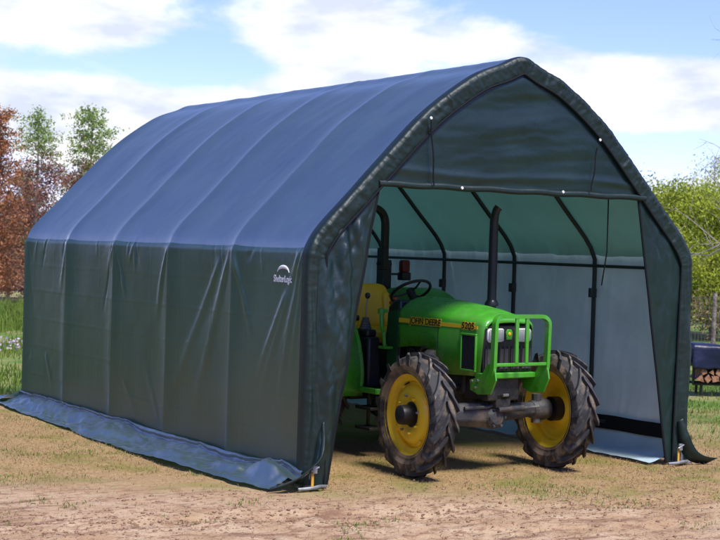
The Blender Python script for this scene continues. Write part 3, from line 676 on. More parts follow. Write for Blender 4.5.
# --- wheels
def make_wheel(name, x, y, Rr, wt, rim_r, side, nlug, front=True, steer=0):
    """side -1: outer face towards -x.  o = outward offset"""
    e = empty(name, (x, y, Rr), steer); e.parent = tractor; s_ = side
    h = wt/2; rt = Rr-.034
    pr = [(rim_r, -h*.78), (rim_r+.018, -h*.84), (rim_r+.04, -h*.86), (rim_r+(rt-rim_r)*.5, -h*1.03), (rt-.05, -h*1.0), (rt-.018, -h*.90), (rt-.004, -h*.6), (rt, 0)]
    pr = pr+[(a, -c) for a, c in pr[::-1][1:]]
    m = MB()
    for seg_, mi_ in ((pr[:6], 0), (pr[5:10], 2), (pr[9:], 0)): m.lathe([(a, s_*c) for a, c in seg_], 72, 'x', mi=mi_)
    pit = 2*PI/nlug
    for sg in (-1, 1):
        for k in range(nlug):
            a0 = k*pit+(pit/2 if sg > 0 else 0)+random.uniform(-.006, .006)
            # stations from the centre line out to the shoulder and a little down the side wall
            stn = [(-.006, 0.0, rt-.006, Rr), (h*.35, .34*pit*1.5, rt-.006, Rr-.001), (h*.72, .62*pit*1.5, rt-.012, Rr-.005), (h*1.0, .80*pit*1.5, rt-.03, Rr-.016), (h*1.055, .86*pit*1.5, rt-.075, rt-.05)]
            hw = [.021/Rr, .019/Rr, .02/Rr, .024/Rr, .022/Rr]; vv_ = []
            for (o, da, r0, r1), w_ in zip(stn, hw):
                for r_, ang in ((r0, a0-da-w_*1.25), (r0, a0-da+w_*1.25), (r1, a0-da+w_*.85), (r1, a0-da-w_*.85)):
                    vv_.append((sg*o, r_*math.sin(ang), r_*math.cos(ang)))
            n = len(stn); fl = [(i*4+q_, i*4+(q_+1) % 4, (i+1)*4+(q_+1) % 4, (i+1)*4+q_) for i in range(n-1) for q_ in range(4)]+[(3, 2, 1, 0), tuple((n-1)*4+q_ for q_ in range(4))]
            m.add(vv_, fl, 1)
    ty_ = fixn(m.build('tyre', [M['rubber'], M['lug'], M['tread']], e, smooth=28))
    b_ = h*.80
    rp = [(rim_r+.022, -b_-.008), (rim_r+.026, -b_), (rim_r+.006, -b_+.012), (rim_r-.012, -b_+.03), (rim_r-.02, -b_*.55), (rim_r-.055, -b_*.40), (rim_r-.06, 0), (rim_r-.055, b_*.45), (rim_r-.02, b_*.6), (rim_r-.012, b_-.03), (rim_r+.006, b_-.012), (rim_r+.026, b_), (rim_r+.022, b_+.008)]
    m = MB(); m.lathe([(a, s_*c) for a, c in rp], 56, 'x')
    # dished disc
    dp = [(rim_r-.056, .012), (rim_r-.085, .02), (rim_r*.70, .055), (rim_r*.58, .072), (rim_r*.42, .070), (rim_r*.36, .05), (rim_r*.30, .045)]
    m.lathe([(a, s_*c) for a, c in dp], 56, 'x'); m.lathe([(a, s_*(c-.012)) for a, c in dp], 56, 'x')
    rim = fixn(m.build('rim', M['yellow'], e, smooth=50))
    hubl = .165 if front else .10; hr = .085 if front else .12
    m = MB(); m.lathe([(.001, s_*hubl), (hr*.75, s_*hubl), (hr*.93, s_*(hubl-.008)), (hr*.97, s_*(hubl-.03)), (hr, s_*.05), (hr*1.25, s_*.048), (hr*1.25, s_*-.05), (.001, s_*-.05)], 28, 'x'); fixn(m.build('hub', M['black'], e))
    for k in range(8):
        a = 2*PI*k/8+.2; r_ = rim_r*.47
        fixn(MB().lathe([(.001, s_*.095), (.010, s_*.095), (.012, s_*.07)], 6, 'x', (0, r_*math.sin(a), r_*math.cos(a))).build('bolt', M['yellow'] if k % 3 else M['bolt'], e))
    m = MB(); m.tube([(s_*(b_*.2), (rim_r-.06)*.35, (rim_r-.06)*.93), (s_*(b_*.75), (rim_r-.06)*.33, (rim_r-.06)*.86)], .006, 6); m.build('valve', M['black'], e)
    for k in range(4):
        a = 2*PI*k/4+.55; r_ = rim_r-.075
        m = MB(); m.box((s_*.03, r_*math.sin(a), r_*math.cos(a)), (.05, .05, .035), Matrix.Rotation(-a, 3, 'X')); m.build('rim_clamp', M['yellow'], e, bevel=.005)
    return e
make_wheel('front_wheel', -.775, .04, .515, .222, .335, -1, 17, steer=R(-5.5))
make_wheel('front_wheel', .695, -.02, .515, .222, .335, 1, 17, steer=R(-5.5))
make_wheel('rear_wheel', -.70, 2.05, .70, .39, .40, -1, 21, False)
make_wheel('rear_wheel', .70, 2.05, .70, .39, .40, 1, 21, False)
# --- cowl, dash, steering, exhaust
m = MB(); m.prism([(1.02, .74), (1.22, .74), (1.25, 1.0), (1.20, 1.36), (1.10, 1.42), (1.02, 1.42)], 0, -.262, .262); fixn(m.build('cowl', M['blackpaint'], tractor, bevel=.02))
m = MB(); m.prism([(1.03, .80), (1.19, .80), (1.19, 1.30), (1.03, 1.33)], 0, -.272, -.264); fixn(m.build('cowl_panel', mat('dark green panel', (.008, .075, .02), .35, noise=(6, (.01, .05, .02), .4, .7)), tractor, bevel=.003))
MB().tube([(.03, 1.16, 1.36), (.03, 1.255, 1.475)], .035, 12).build('steering_column', M['black'], tractor)
tilt = Matrix.Rotation(R(-34), 3, 'X'); sw = empty('steering_wheel', (.03, 1.26, 1.485)); sw.parent = tractor
ring = [tilt @ Vector((.19*math.cos(2*PI*k/40), .19*math.sin(2*PI*k/40), 0)) for k in range(40)]
MB().tube(ring, .014, 8, closed=True).build('ring', M['black'], sw)
for k in range(3):
    a = 2*PI*k/3+.5; MB().tube([(0, 0, 0), tilt @ Vector((.09*math.cos(a), .09*math.sin(a), -.012)), tilt @ Vector((.19*math.cos(a), .19*math.sin(a), 0))], .009, 6).build('spoke', M['black'], sw)
MB().tube([tilt @ Vector((0, 0, -.04)), tilt @ Vector((0, 0, .02))], .04, 14).build('boss', M['black'], sw)
ex = MB(); exx, exy = .255, .36
ex.tube([(exx, exy, 1.30), (exx, exy, 1.42), (exx, exy, 1.95), (exx, exy, 2.14), (exx+.004, exy-.006, 2.20), (exx+.014, exy-.012, 2.245), (exx+.028, exy-.022, 2.27)], [.045, .04, .040, .038, .036, .036, .037], 14); ex.build('exhaust_stack', M['blackpaint'], tractor)
MB().lathe([(.001, 0), (.06, 0), (.062, .02), (.045, .05), (.001, .05)], 16, 'z', (exx, exy, 1.40)).build('exhaust_collar', M['blackpaint'], tractor)
# --- platform, fenders, console, levers, seat
m = MB(); m.box((0, 1.32, .60), (.98, .62, .035)); m.build('platform', M['blackpaint'], tractor, bevel=.008)
m = MB(); m.box((-.50, 1.20, .60), (.03, .40, .05)); m.box((-.40, 1.005, .60), (.22, .03, .05)); m.build('platform_edge', M['green'], tractor, bevel=.006)
m = MB()
for zz_ in (.26, .44): m.box((-.46, 1.16, zz_), (.16, .24, .025))
m.box((-.40, 1.05, .43), (.03, .02, .34)); m.box((-.40, 1.27, .43), (.03, .02, .34)); m.build('step', M['blackpaint'], tractor, bevel=.004)
for s_ in (-1, 1):
    rad = .79; cy, cz = 2.05, .70; arc = [(cy-rad*math.cos(a), cz+rad*math.sin(a)) for a in np.linspace(R(-12), R(128), 30)]
    m = MB(); xs_ = (s_*.47, s_*.90)
    P = np.array([[(xs_[0], y_, z_), (xs_[0]+(xs_[1]-xs_[0])*.5, y_, z_+.004), (xs_[1]-s_*.03, y_, z_), (xs_[1], y_+.02*(1 if y_ < cy else -1), z_-.03)] for y_, z_ in arc])
    m.grid(P); fen = m.build('fender', M['green'], tractor, smooth=40, solid=.012)
    m = MB(); m.prism([(y_, z_) for y_, z_ in arc]+[(2.55, .62), (1.5, .62)], 0, s_*.478, s_*.468); fixn(m.build('fender_side', M['green'], fen))
    flat = rounded([(s_*.49, 1.265, .62), (s_*.49, 1.255, .75), (s_*.49, 1.31, 1.0), (s_*.49, 1.46, 1.24)], .2, 8)
    MB().tube(flat, .021, 8).build('fender_edge', M['green'], fen)
m = MB(); m.box((-.37, 1.38, .84), (.15, .30, .46), taper=.85); m.box((-.37, 1.40, 1.10), (.11, .22, .07)); m.build('console', M['black'], tractor, bevel=.02)
m = MB()
for k in range(5): m.lathe([(.052-.006*k, 1.13+.022*k), (.058-.006*k, 1.141+.022*k), (.052-.006*k, 1.152+.022*k)], 14, 'z', (-.37, 1.40, 0))
m.build('lever_boot', M['greyrub'], tractor)
lev = MB().tube([(-.37, 1.40, 1.22), (-.375, 1.39, 1.34), (-.37, 1.38, 1.425)], .007, 8).build('gear_lever', M['bolt'], tractor)
m = MB(); m.lathe([(.001, -.03), (.016, -.025), (.026, 0), (.02, .022), (.001, .03)], 14, 'z', (-.37, 1.38, 1.44)); fixn(m.build('knob', M['black'], lev))
for p_, q_ in (((.34, 1.45, 1.15), (.37, 1.40, 1.40)), ((.40, 1.5, 1.1), (.42, 1.46, 1.36))): MB().tube([p_, q_], .01, 8).build('lever', M['black'], tractor)
m = MB(); m.box((.0, 1.50, 1.37), (.05, .05, .03)); m.build('throttle_knob', M['orange'], tractor, bevel=.006)
m = MB(); m.box((.06, 1.58, 1.42), (.085, .03, .028), Matrix.Rotation(R(25), 3, 'Y')); m.tube([(.06, 1.58, 1.41), (.06, 1.53, 1.05)], .007, 6); m.build('hand_brake', M['orange'], tractor, bevel=.006)
# green grab bracket beside the cowl
m = MB(); m.tube(rounded([(-.30, 1.16, .99), (-.36, 1.10, .985), (-.37, 1.11, 1.12), (-.36, 1.16, 1.17), (-.36, 1.17, 1.30), (-.30, 1.17, 1.315)], .03, 5), .017, 8); m.box((-.335, 1.12, .985), (.09, .10, .022)); m.lathe([(.001, -.03), (.03, -.025), (.032, .02), (.001, .03)], 12, 'z', (-.36, 1.17, 1.31)); fixn(m.build('grab_handle', M['green'], tractor))
# seat
seat = empty('seat', (0, 1.78, 0)); seat.parent = tractor
def cushion(name, c, size, rx, parent, m_, pinch=.0):
    n = 14; sx, sy, sz = [k/2 for k in size]; m = MB(); P = []
    th = np.linspace(-PI/2, PI/2, 13); ph = np.linspace(0, 2*PI, 33)[:-1]; e1, e2 = .38, .45
    f = lambda w, e: np.sign(w)*np.abs(w)**e
    for a in th:
        for b_ in ph:
            v = Vector((sx*f(math.cos(a), e1)*f(math.cos(b_), e2), sy*f(math.cos(a), e1)*f(math.sin(b_), e2), sz*f(math.sin(a), e1)))
            v.x *= 1-pinch*max(0, v.z/sz)
            P.append(Matrix.Rotation(rx, 3, 'X') @ v+Vector(c))
    fs = [(i*32+k, i*32+(k+1) % 32, (i+1)*32+(k+1) % 32, (i+1)*32+k) for i in range(12) for k in range(32)]
    m.add(P, fs); return m.build(name, m_, parent, smooth=60)
cushion('backrest', (0, .17, 1.32), (.54, .14, .43), R(-8), seat, M['seat'], .10)
for k in (-1, 1): cushion('bolster', (k*.2, .13, 1.28), (.1, .12, .34), R(-8), seat, M['seat'])
cushion('cushion', (0, -.08, 1.06), (.50, .46, .13), R(3), seat, M['seat'])
m = MB(); m.box((0, 0, .93), (.36, .36, .18)); m.build('seat_base', M['black'], seat, bevel=.02)
for k in (-1, 1): cushion('armrest', (k*.30, .0, 1.22), (.07, .30, .06), 0, seat, M['black'])
# --- roll bar
rops = empty('roll_bar', (0, 2.36, 0)); rops.parent = tractor
hoop = rounded([(-.50, 0, .85), (-.50, 0, 2.28), (.50, 0, 2.28), (.50, 0, .85)], .19, 9)
MB().tube(hoop, .034, 4, sq=True).build('hoop', M['blackpaint'], rops, bevel=.012, smooth=40)
for k in (-1, 1):
    m = MB(); m.box((k*.50, 0, 1.30), (.105, .115, .92)); m.box((k*.5-.045, -.03, 1.77), (.05, .12, .22)); m.tube([(k*.5-.09, -.0, 1.72), (k*.5+.09, 0, 1.72)], .016, 8); m.build('hinge_post', M['blackpaint'], rops, bevel=.012)
    lamp = MB().tube([(k*.54, -.03, 1.62), (k*.66, -.05, 1.62), (k*.695, -.06, 1.64)], .012, 8).build('lamp_bracket', M['black'], rops)
    cushion('warning_lamp', (k*.70, -.07, 1.70), (.10, .08, .13), 0, rops, M['red'])
    m = MB(); m.box((k*.70, -.07, 1.60), (.11, .09, .08)); m.build('lamp_housing', M['black'], rops, bevel=.01)
tractor_z = float(min(ground_h(np.array([TX-.69, TX+.69]), np.array([TY, TY])))); tractor.location.z = -.006

# ================================================================== vegetation
def leaf_material(name, c1, c2, trans=.25):
    m = bpy.data.materials.new(name); m.use_nodes = True; t = m.node_tree; b = t.nodes['Principled BSDF']; out = t.nodes['Material Output']
    g = t.nodes.new('ShaderNodeTexCoord'); n = t.nodes.new('ShaderNodeTexNoise'); n.inputs['Scale'].default_value = 1.6; n.inputs['Detail'].default_value = 5
    t.links.new(g.outputs['Object'], n.inputs['Vector']); r = t.nodes.new('ShaderNodeMapRange'); r.inputs[1].default_value = .36; r.inputs[2].default_value = .64; t.links.new(n.outputs['Fac'], r.inputs[0])
    x = t.nodes.new('ShaderNodeMix'); x.data_type = 'RGBA'; x.inputs['A'].default_value = (*c1, 1); x.inputs['B'].default_value = (*c2, 1); t.links.new(r.outputs[0], x.inputs['Factor'])
    t.links.new(x.outputs['Result'], b.inputs['Base Color']); b.inputs['Roughness'].default_value = .7; b.inputs['Specular IOR Level'].default_value = .2
    tr = t.nodes.new('ShaderNodeBsdfTranslucent'); t.links.new(x.outputs['Result'], tr.inputs[0]); ms = t.nodes.new('ShaderNodeMixShader'); ms.inputs[0].default_value = trans
    t.links.new(b.outputs[0], ms.inputs[1]); t.links.new(tr.outputs[0], ms.inputs[2]); t.links.new(ms.outputs[0], out.inputs[0]); return m
LM = {'dark': leaf_material('dark pine needles', (.05, .09, .03), (.03, .06, .02)), 'rust': leaf_material('rust needles', (.45, .20, .085), (.28, .125, .065)), 'purple': leaf_material('dead brown needles', (.32, .15, .10), (.22, .10, .075)),
      'green': leaf_material('pine needles', (.28, .38, .08), (.15, .24, .055)), 'yellowgreen': leaf_material('yellow green needles', (.42, .46, .045), (.21, .28, .036), .35),
      'spring': leaf_material('spring leaves', (.55, .58, .17), (.42, .48, .14), .35), 'olive': leaf_material('olive brush', (.2, .22, .07), (.28, .19, .09)),
      'grass': leaf_material('grass blades', (.10, .19, .026), (.19, .24, .04), .3), 'dry': leaf_material('dry grass', (.38, .28, .13), (.26, .185, .075), .2),
      'lilac': leaf_material('lilac flowers', (.42, .30, .42), (.50, .42, .46), .2)}
BARK = mat('grey brown bark', (.16, .125, .10), .9, noise=(9, (.28, .24, .20), .45, .7), bump=(18, .8, .03))
PALEBARK = mat('pale bark', (.36, .30, .25), .9, noise=(7, (.22, .18, .15), .45, .7), bump=(18, .6, .02))
def leaves(C, size, up=0.0, jit=.4, seed=0, asp=.42):
    """rhombic leaf-sized faces round the centres C"""
    g = np.random.default_rng(seed); n = len(C); a = g.normal(size=(n, 3)); a[:, 2] += up; a /= np.linalg.norm(a, axis=1)[:, None]
    b_ = np.cross(a, g.normal(size=(n, 3))); b_ /= np.linalg.norm(b_, axis=1)[:, None]
    s_ = size*(1+jit*g.uniform(-1, 1, n))[:, None]
    V = np.stack([C-a*s_*.5, C+b_*s_*asp*.5, C+a*s_*.5, C-b_*s_*asp*.5], 1).reshape(-1, 3)
    return V, np.arange(4*n).reshape(-1, 4)
def quad_mesh(name, V, Fq, mats, mi=None):
    me = bpy.data.meshes.new(name); k = Fq.shape[1]
    me.vertices.add(len(V)); me.vertices.foreach_set('co', V.reshape(-1)); me.loops.add(Fq.size); me.loops.foreach_set('vertex_index', Fq.reshape(-1).astype(np.int32))
    me.polygons.add(len(Fq)); me.polygons.foreach_set('loop_start', (np.arange(len(Fq))*k).astype(np.int32))
    for m in mats: me.materials.append(m)
    if mi is not None: me.polygons.foreach_set('material_index', mi.astype(np.int32))
    me.update(); me.validate(); return me
def tree(name, label, pos, h, rad, z0, mats, n_br, per, lsize, seed, trunk_r=.09, bark=None, taper=1.0, split=None, group=None, lift=.35, lean=(0, 0), shape='cone', spread=.16):
    """trunk, limbs and a crown of leaf-sized faces. mats: upper and lower foliage, split: height share where they change"""
    g = np.random.default_rng(seed); e = empty(name, (pos[0], pos[1], -.03), g.uniform(0, 6), label=label, cat='tree', group=group)
    m = MB(); tp = [(lean[0]*k**1.5+.05*h/5*math.sin(k*5+seed), lean[1]*k**1.5+.05*h/5*math.cos(k*4), h*k) for k in np.linspace(0, 1, 9)]
    m.tube(tp, [trunk_r*(1.25 if i == 0 else 1-.92*i/8) for i in range(9)], 8); tp = np.array(tp)
    C = []; mi = []
    for k in range(n_br):
        f = (k+g.uniform(0, 1))/n_br; zf = z0+(1-z0)*f
        base = np.array([np.interp(zf*h, tp[:, 2], tp[:, i]) for i in range(3)])
        r = rad*((1-f)**taper*.92+.08 if shape == 'cone' else math.sqrt(max(.03, 1-(2*f-.85)**2/1.4)))*g.uniform(.6, 1.15)
        a = k*2.4+g.uniform(-.5, .5); d = np.array([math.cos(a), math.sin(a), lift*g.uniform(.3, 1.5)])
        pts = [base+d*r*q+np.array([0, 0, .12*r*math.sin(q*3)]) for q in (0, .35, .7, 1)]
        m.tube(pts, [trunk_r*.28*(1-f*.6), trunk_r*.2*(1-f*.6), trunk_r*.12*(1-f*.5), .004], 5)
        nn = int(per*(.5+r/rad))
        q = g.uniform(.25, 1.05, nn)**.8
        ctr = base+d[None]*r*q[:, None]
        cl = g.integers(0, max(3, nn//22), nn); off = g.normal(size=(cl.max()+1, 3))*spread*rad*1.1
        C.append(ctr*1.0+off[cl]*np.array([1, 1, .7])+g.normal(size=(nn, 3))*spread*rad*.38)
        mi.append((np.full(nn, f)+g.normal(size=nn)*.06 < (split if split is not None else 9)).astype(int) if split is not None else (g.uniform(size=nn) < .0).astype(int))
    C = np.concatenate(C); mi = np.concatenate(mi)
    m.build('trunk', bark or BARK, e)
    V, Fq = leaves(C, lsize, .3, .5, seed)
    cr_ = link(bpy.data.objects.new('crown', quad_mesh('crown', V, Fq, mats, np.minimum(mi, len(mats)-1)))); cr_.parent = e
    return e
def on_ray(px, dist):      # ground point under a pixel column at a horizontal distance
    d = Fv+Rv*((px-360)/FPX); d.z = 0; d.normalize(); return (CAM[0]+d.x*dist, CAM[1]+d.y*dist)
G1 = 'trees behind the shelter'
tree('conifer', 'rust orange dying conifer behind the rear of the shelter', on_ray(-5, 37), 4.9, .85, .12, [LM['rust']], 64, 250, .07, 1, .09, PALEBARK, .8, group=G1)
tree('conifer', 'maroon brown conifer with a sparse green tip behind the shelter', on_ray(33, 40), 5.05, .85, .10, [LM['green'], LM['purple']], 60, 230, .065, 2, .075, PALEBARK, .42, split=.74, group=G1)
tree('pine_tree', 'young pine with bright green top above brown lower branches', on_ray(86, 41), 5.3, .95, .2, [LM['green'], LM['purple']], 48, 270, .07, 3, .085, BARK, .45, split=.62, group=G1)
tree('pine_tree', 'broad yellow green pine seen past the open end of the shelter', on_ray(686, 36), 3.05, 1.7, .10, [LM['yellowgreen'], LM['green']], 90, 480, .08, 4, .11, BARK, .5, group=G1, shape='round', lift=.6, spread=.13)
tree('leafy_tree', 'pale spring green tree behind the yellow green pine', on_ray(732, 43), 4.1, 1.6, .16, [LM['spring']], 66, 260, .075, 5, .10, PALEBARK, .5, group=G1, shape='round', lift=.8)
# brush and further trees
tree('pine_tree', 'pale olive young pine beside the rust conifer', on_ray(24, 52), 4.0, 1.1, .08, [LM['olive'], LM['purple']], 46, 300, .075, 6, .08, BARK, .6, split=.5, group=G1)
tree('bush', 'brown green bush between the conifers behind the shelter', on_ray(78, 46), 3.5, 1.25, .05, [LM['olive'], LM['rust']], 46, 300, .075, 7, .05, BARK, .5, split=.4, group=G1, shape='round')
tree('bush', 'reddish leafless looking bush under the rust conifer', on_ray(10, 45), 2.6, 1.1, .05, [LM['purple'], LM['rust']], 40, 280, .07, 8, .05, PALEBARK, .5, split=.4, group=G1, shape='round')
tree('bush', 'dark olive bush beneath the maroon conifer', on_ray(40, 43), 2.2, 1.0, .05, [LM['olive'], LM['purple']], 40, 280, .07, 9, .05, PALEBARK, .5, split=.3, group=G1, shape='round')
tree('pine_tree', 'tall dark green pine hidden behind the shelter roof', on_ray(190, 47), 4.4, 1.3, .1, [LM['green']], 50, 150, .13, 10, .1, BARK, .6, group=G1)
tree('pine_tree', 'yellow green bushy pine beside the broad one', on_ray(640, 39), 2.7, 1.3, .1, [LM['yellowgreen'], LM['green']], 60, 340, .08, 12, .1, BARK, .5, group=G1, shape='round', lift=.6)
tree('bush', 'low yellow green bush at the foot of the broad pine', on_ray(712, 34.5), 2.0, 1.3, .05, [LM['yellowgreen'], LM['olive']], 44, 320, .075, 13, .05, BARK, .5, split=.25, group=G1, shape='round', lift=.6)
# a line of far woods closing the horizon
for i, (a0, a1) in enumerate(((-.35, .16), (.16, .62), (.62, 1.5))):
    g = np.random.default_rng(40+i); n = 9000; aa = g.uniform(a0, a1, n); dd = g.uniform(95, 125, n)
    hh = (3.4+1.6*(fbm(aa*40, aa*0, 5, 3)+.3))*g.uniform(0, 1, n)**.8
    C = np.stack([CAM[0]+np.sin(aa)*dd, CAM[1]+np.cos(aa)*dd, hh], -1); V, Fq = leaves(C, .75, .2, .5, 50+i, .6)
    w_ = link(bpy.data.objects.new('far_woods', quad_mesh('far_woods', V, Fq, [LM['olive'], LM['purple'], LM['green']], (fbm(aa*25, dd*.1, 8, 2)*4+1.2).clip(0, 2).astype(int))))
    tag(w_, ['low far wood beyond the left meadow', 'low far wood straight behind the shelter', 'low far wood beyond the right meadow'][i], 'woods', kind='stuff')
# unseen woods added left of and behind the camera, darkening the tarp reflections
for i, (a0, a1, lab) in enumerate(((-1.9, -.12, 'unseen dark green trees added at the left to darken the wall reflection'), (1.75, 4.38, 'unseen dark green trees added behind the camera to darken the front reflection'))):
    g = np.random.default_rng(60+i); n = int(11000*(a1-a0)); aa = g.uniform(a0, a1, n); dd = g.uniform(46, 58, n)
    top = 8.5+5*fbm(aa*14, aa*0, 5, 3); hh = top*g.uniform(0, 1, n)**.9
    C = np.stack([CAM[0]+np.sin(aa)*dd, CAM[1]+np.cos(aa)*dd, hh], -1); V, Fq = leaves(C, .95, .2, .5, 70+i, .6)
    w_ = link(bpy.data.objects.new('woodland', quad_mesh('woodland', V, Fq, [LM['olive'], LM['dark'], LM['dark']], (fbm(aa*25, hh*.3, 8, 2)*3+1.4).clip(0, 2).astype(int)))); tag(w_, lab, 'woods', kind='stuff')
# bare tree whose twigs reach into the picture at the right
def bare_tree(pos, h, seed):
    g = np.random.default_rng(seed); e = empty('bare_tree', (pos[0], pos[1], -.03), 0, label='bare grey tree with thin leafless twigs behind the log stack', cat='tree')
    m = MB(); tw = MB()
    def grow(p, d, ln, r, lv):
        pts = [p]; 
        for k in range(5):
            d = (d+Vector(g.normal(size=3))*.14+Vector((0, 0, .04))).normalized(); p = p+d*ln/5; pts.append(p)
        (m if lv < 2 else tw).tube(pts, [r*(1-.11*k) for k in range(6)], 6 if lv < 2 else 4)
        if lv < 5:
            for k in range(3 if lv < 3 else 2):
                q = pts[random.choice((3, 4, 5))]; nd = (d+Vector(g.normal(size=3))*.62).normalized(); grow(q, nd, ln*g.uniform(.55, .8), r*.5, lv+1)
    grow(Vector((0, 0, 0)), Vector((.02, 0, 1)), 2.6, .10, 0)
    for k in range(7):
        a = 2*PI*k/7; grow(Vector((.03*math.cos(a), .03*math.sin(a), 2.0+.25*k)), Vector((math.cos(a), math.sin(a), .75)).normalized(), 1.5, .02, 2)
    m.build('trunk', PALEBARK, e); tw.build('twigs', PALEBARK, e); return e
bare_tree(on_ray(832, 22), 7, 5)
# grass: dry mat and tufts near, meadow behind (too many blades to count)
def blades(name, label, X, Y, hgt, wid, material, seed, lean=.5):
    g = np.random.default_rng(seed); n = len(X); Z = ground_h(X, Y)-.004; a = g.uniform(0, 2*PI, n); b_ = a+g.uniform(-1, 1, n)
    hh = hgt*g.uniform(.45, 1.25, n); ww = wid*g.uniform(.6, 1.3, n); ln = np.abs(g.normal(size=n))*lean*hh
    B = np.stack([X, Y, Z], -1); sd_ = np.stack([np.cos(a), np.sin(a), a*0], -1)*ww[:, None]/2; fd = np.stack([np.cos(b_+1.57), np.sin(b_+1.57), a*0], -1)*ln[:, None]
    up = np.zeros((n, 3)); up[:, 2] = 1
    mid = B+up*(hh*.6)[:, None]+fd*.35; tip = B+up*(hh/(1+.5*ln/hh))[:, None]+fd
    V = np.concatenate([np.stack([B-sd_, B+sd_, mid+sd_*.7, mid-sd_*.7], 1), ], 1).reshape(-1, 3); Fq = np.arange(4*n).reshape(-1, 4)
    V2 = np.stack([mid-sd_*.7, mid+sd_*.7, tip+sd_*.1, tip-sd_*.1], 1).reshape(-1, 3)
    o = link(bpy.data.objects.new(name, quad_mesh(name, np.concatenate([V, V2]), np.concatenate([Fq, Fq+4*n]), [material])))
    return tag(o, label, 'grass', kind='stuff')
def scatter(n, x0, x1, y0, y1, seed, fn):
    g = np.random.default_rng(seed); X = g.uniform(x0, x1, n); Y = g.uniform(y0, y1, n); k = g.uniform(size=n) < fn(X, Y); return X[k], Y[k]
def off_skirt(X, Y): return ~((X > -.42) & (X < .04) & (Y > -.12) & (Y < 7.1))
strawy = lambda X, Y: np.clip((Y+.6*X+2.2*(fbm(X*1.1, Y*1.1, 91, 3)*.5+.5)-.9)*1.0, .14, 1)
X, Y = scatter(130000, -4, 7.5, -3.2, 7, 1, lambda X, Y: strawy(X, Y)*off_skirt(X, Y)*np.where((X > 0) & (X < 4) & (Y > 1.5), 0, 1)); blades('dry_grass', 'flattened dry straw grass on the soil round the shelter', X, Y, .034, .0045, LM['dry'], 2, 2.2)
tuft = lambda X, Y: np.clip(fbm(X*1.5+3, Y*2.2, 7, 3)*3.2-.85, 0, 1)*off_skirt(X, Y)
X, Y = scatter(150000, -4, 8, -3.2, 9, 3, lambda X, Y: tuft(X, Y)*np.where((X > 0) & (X < 4) & (Y > .5), 0, 1)); blades('grass_tufts', 'sparse short green grass tufts in the bare soil', X, Y, .036, .0065, LM['grass'], 4, 1.2)
X, Y = scatter(60000, 4.6, 17, .2, 16, 5, lambda X, Y: np.clip((X-5.2-.2*(fbm(X, Y, 3, 3)))*.5, 0, 1)*np.clip(.55+1.4*fbm(X*.8, Y*.8, 61, 3), .05, 1)); blades('lawn', 'green lawn beside the shelter in front of the log stack', X, Y, .07, .012, LM['grass'], 6, .8)
X, Y = scatter(60000, -4, 8.5, 7.3, 24, 7, lambda X, Y: np.clip(.5+1.6*fbm(X*.5, Y*.35, 15, 3)+.5*np.exp(-((Y-9.5)/2)**2), .0, 1)); blades('meadow', 'green meadow grass behind the shelter', X, Y, .13, .016, LM['grass'], 8, .7)
X, Y = scatter(30000, 0, 12, 17, 25, 17, lambda X, Y: np.clip((Y-17)/4, 0, 1)); blades('tall_grass', 'tall bright green grass under the conifers', X, Y, .42, .02, LM['grass'], 9, .5)
X, Y = scatter(9000, 1, 9, 11, 17, 19, lambda X, Y: np.clip(.3+2*fbm(X*.6, Y*.6, 25, 3), 0, 1))
V, Fq = leaves(np.stack([X, Y, np.random.default_rng(3).uniform(.05, .2, len(X))], -1), .05, .3, .4, 33, .8)
tag(link(bpy.data.objects.new('wild_flowers', quad_mesh('wild_flowers', V, Fq, [LM['lilac']]))), 'pale lilac wild flowers in the meadow behind the shelter', 'flowers', kind='stuff')
# clods and pebbles
g = np.random.default_rng(77); n = 17000; X = g.uniform(-4, 6, n); Y = g.uniform(-3.3, .2, n); k = g.uniform(size=n) < np.clip(.25+1.2*np.exp(-((Y+1.25+.16*(X-1))/.3)**2), 0, 1); X, Y = X[k], Y[k]; n = len(X)
oct_ = np.array([(1, 0, 0), (-1, 0, 0), (0, 1, 0), (0, -1, 0), (0, 0, 1), (0, 0, -1)], float); of = np.array([(0, 2, 4), (2, 1, 4), (1, 3, 4), (3, 0, 4), (2, 0, 5), (1, 2, 5), (3, 1, 5), (0, 3, 5)])
r_ = (.005+.013*g.uniform(size=n)**3); V = np.stack([X, Y, ground_h(X, Y)+r_*.2], -1)[:, None]+oct_[None]*r_[:, None, None]*g.uniform(.6, 1.3, (n, 6, 1))*np.array([1.2, 1, .7])
Fq = (of[None]+6*np.arange(n)[:, None, None]).reshape(-1, 3)
CLOD = mat('soil clod', (.33, .205, .135), .95, noise=(6, (.2, .12, .075), .4, .65), spec=.1)
tag(link(bpy.data.objects.new('soil_clods', quad_mesh('soil_clods', V.reshape(-1, 3), Fq, [CLOD]))), 'small crumbled soil clods and pebbles in front of the shelter', 'soil', kind='stuff')

# ================================================================== log stack under a tarpaulin
lp = at(693, 396, 2, 0); rack = empty('log_rack', (lp.x, lp.y, 0), R(-31), label='low black rack holding split firewood beside the shelter', cat='rack')
LL = 2.6
for z_ in (.16,):
    for y_ in (.06, .34): MB().tube([(0, y_, z_), (LL, y_, z_)], .018, 8).build('rail', M['blackpaint'], rack)
for x_ in (.12, 1.3, LL-.1):
    for y_ in (.06, .34): MB().tube([(x_, y_, 0), (x_, y_, .16)], .02, 8).build('leg', M['blackpaint'], rack)
for x_ in (.01, LL-.01): MB().tube(rounded([(x_, .06, .16), (x_, .06, .66), (x_, .34, .66), (x_, .34, .16)], .05), .018, 8).build('end_hoop', M['blackpaint'], rack)
wood = mat('split firewood', (.30, .15, .08), .85, noise=(12, (.14, .08, .05), .4, .65), bump=(40, .5, .005)); endw_ = mat('cut log end', (.44, .22, .11), .85, noise=(20, (.22, .10, .055), .4, .65))
g = np.random.default_rng(9)
logs = []
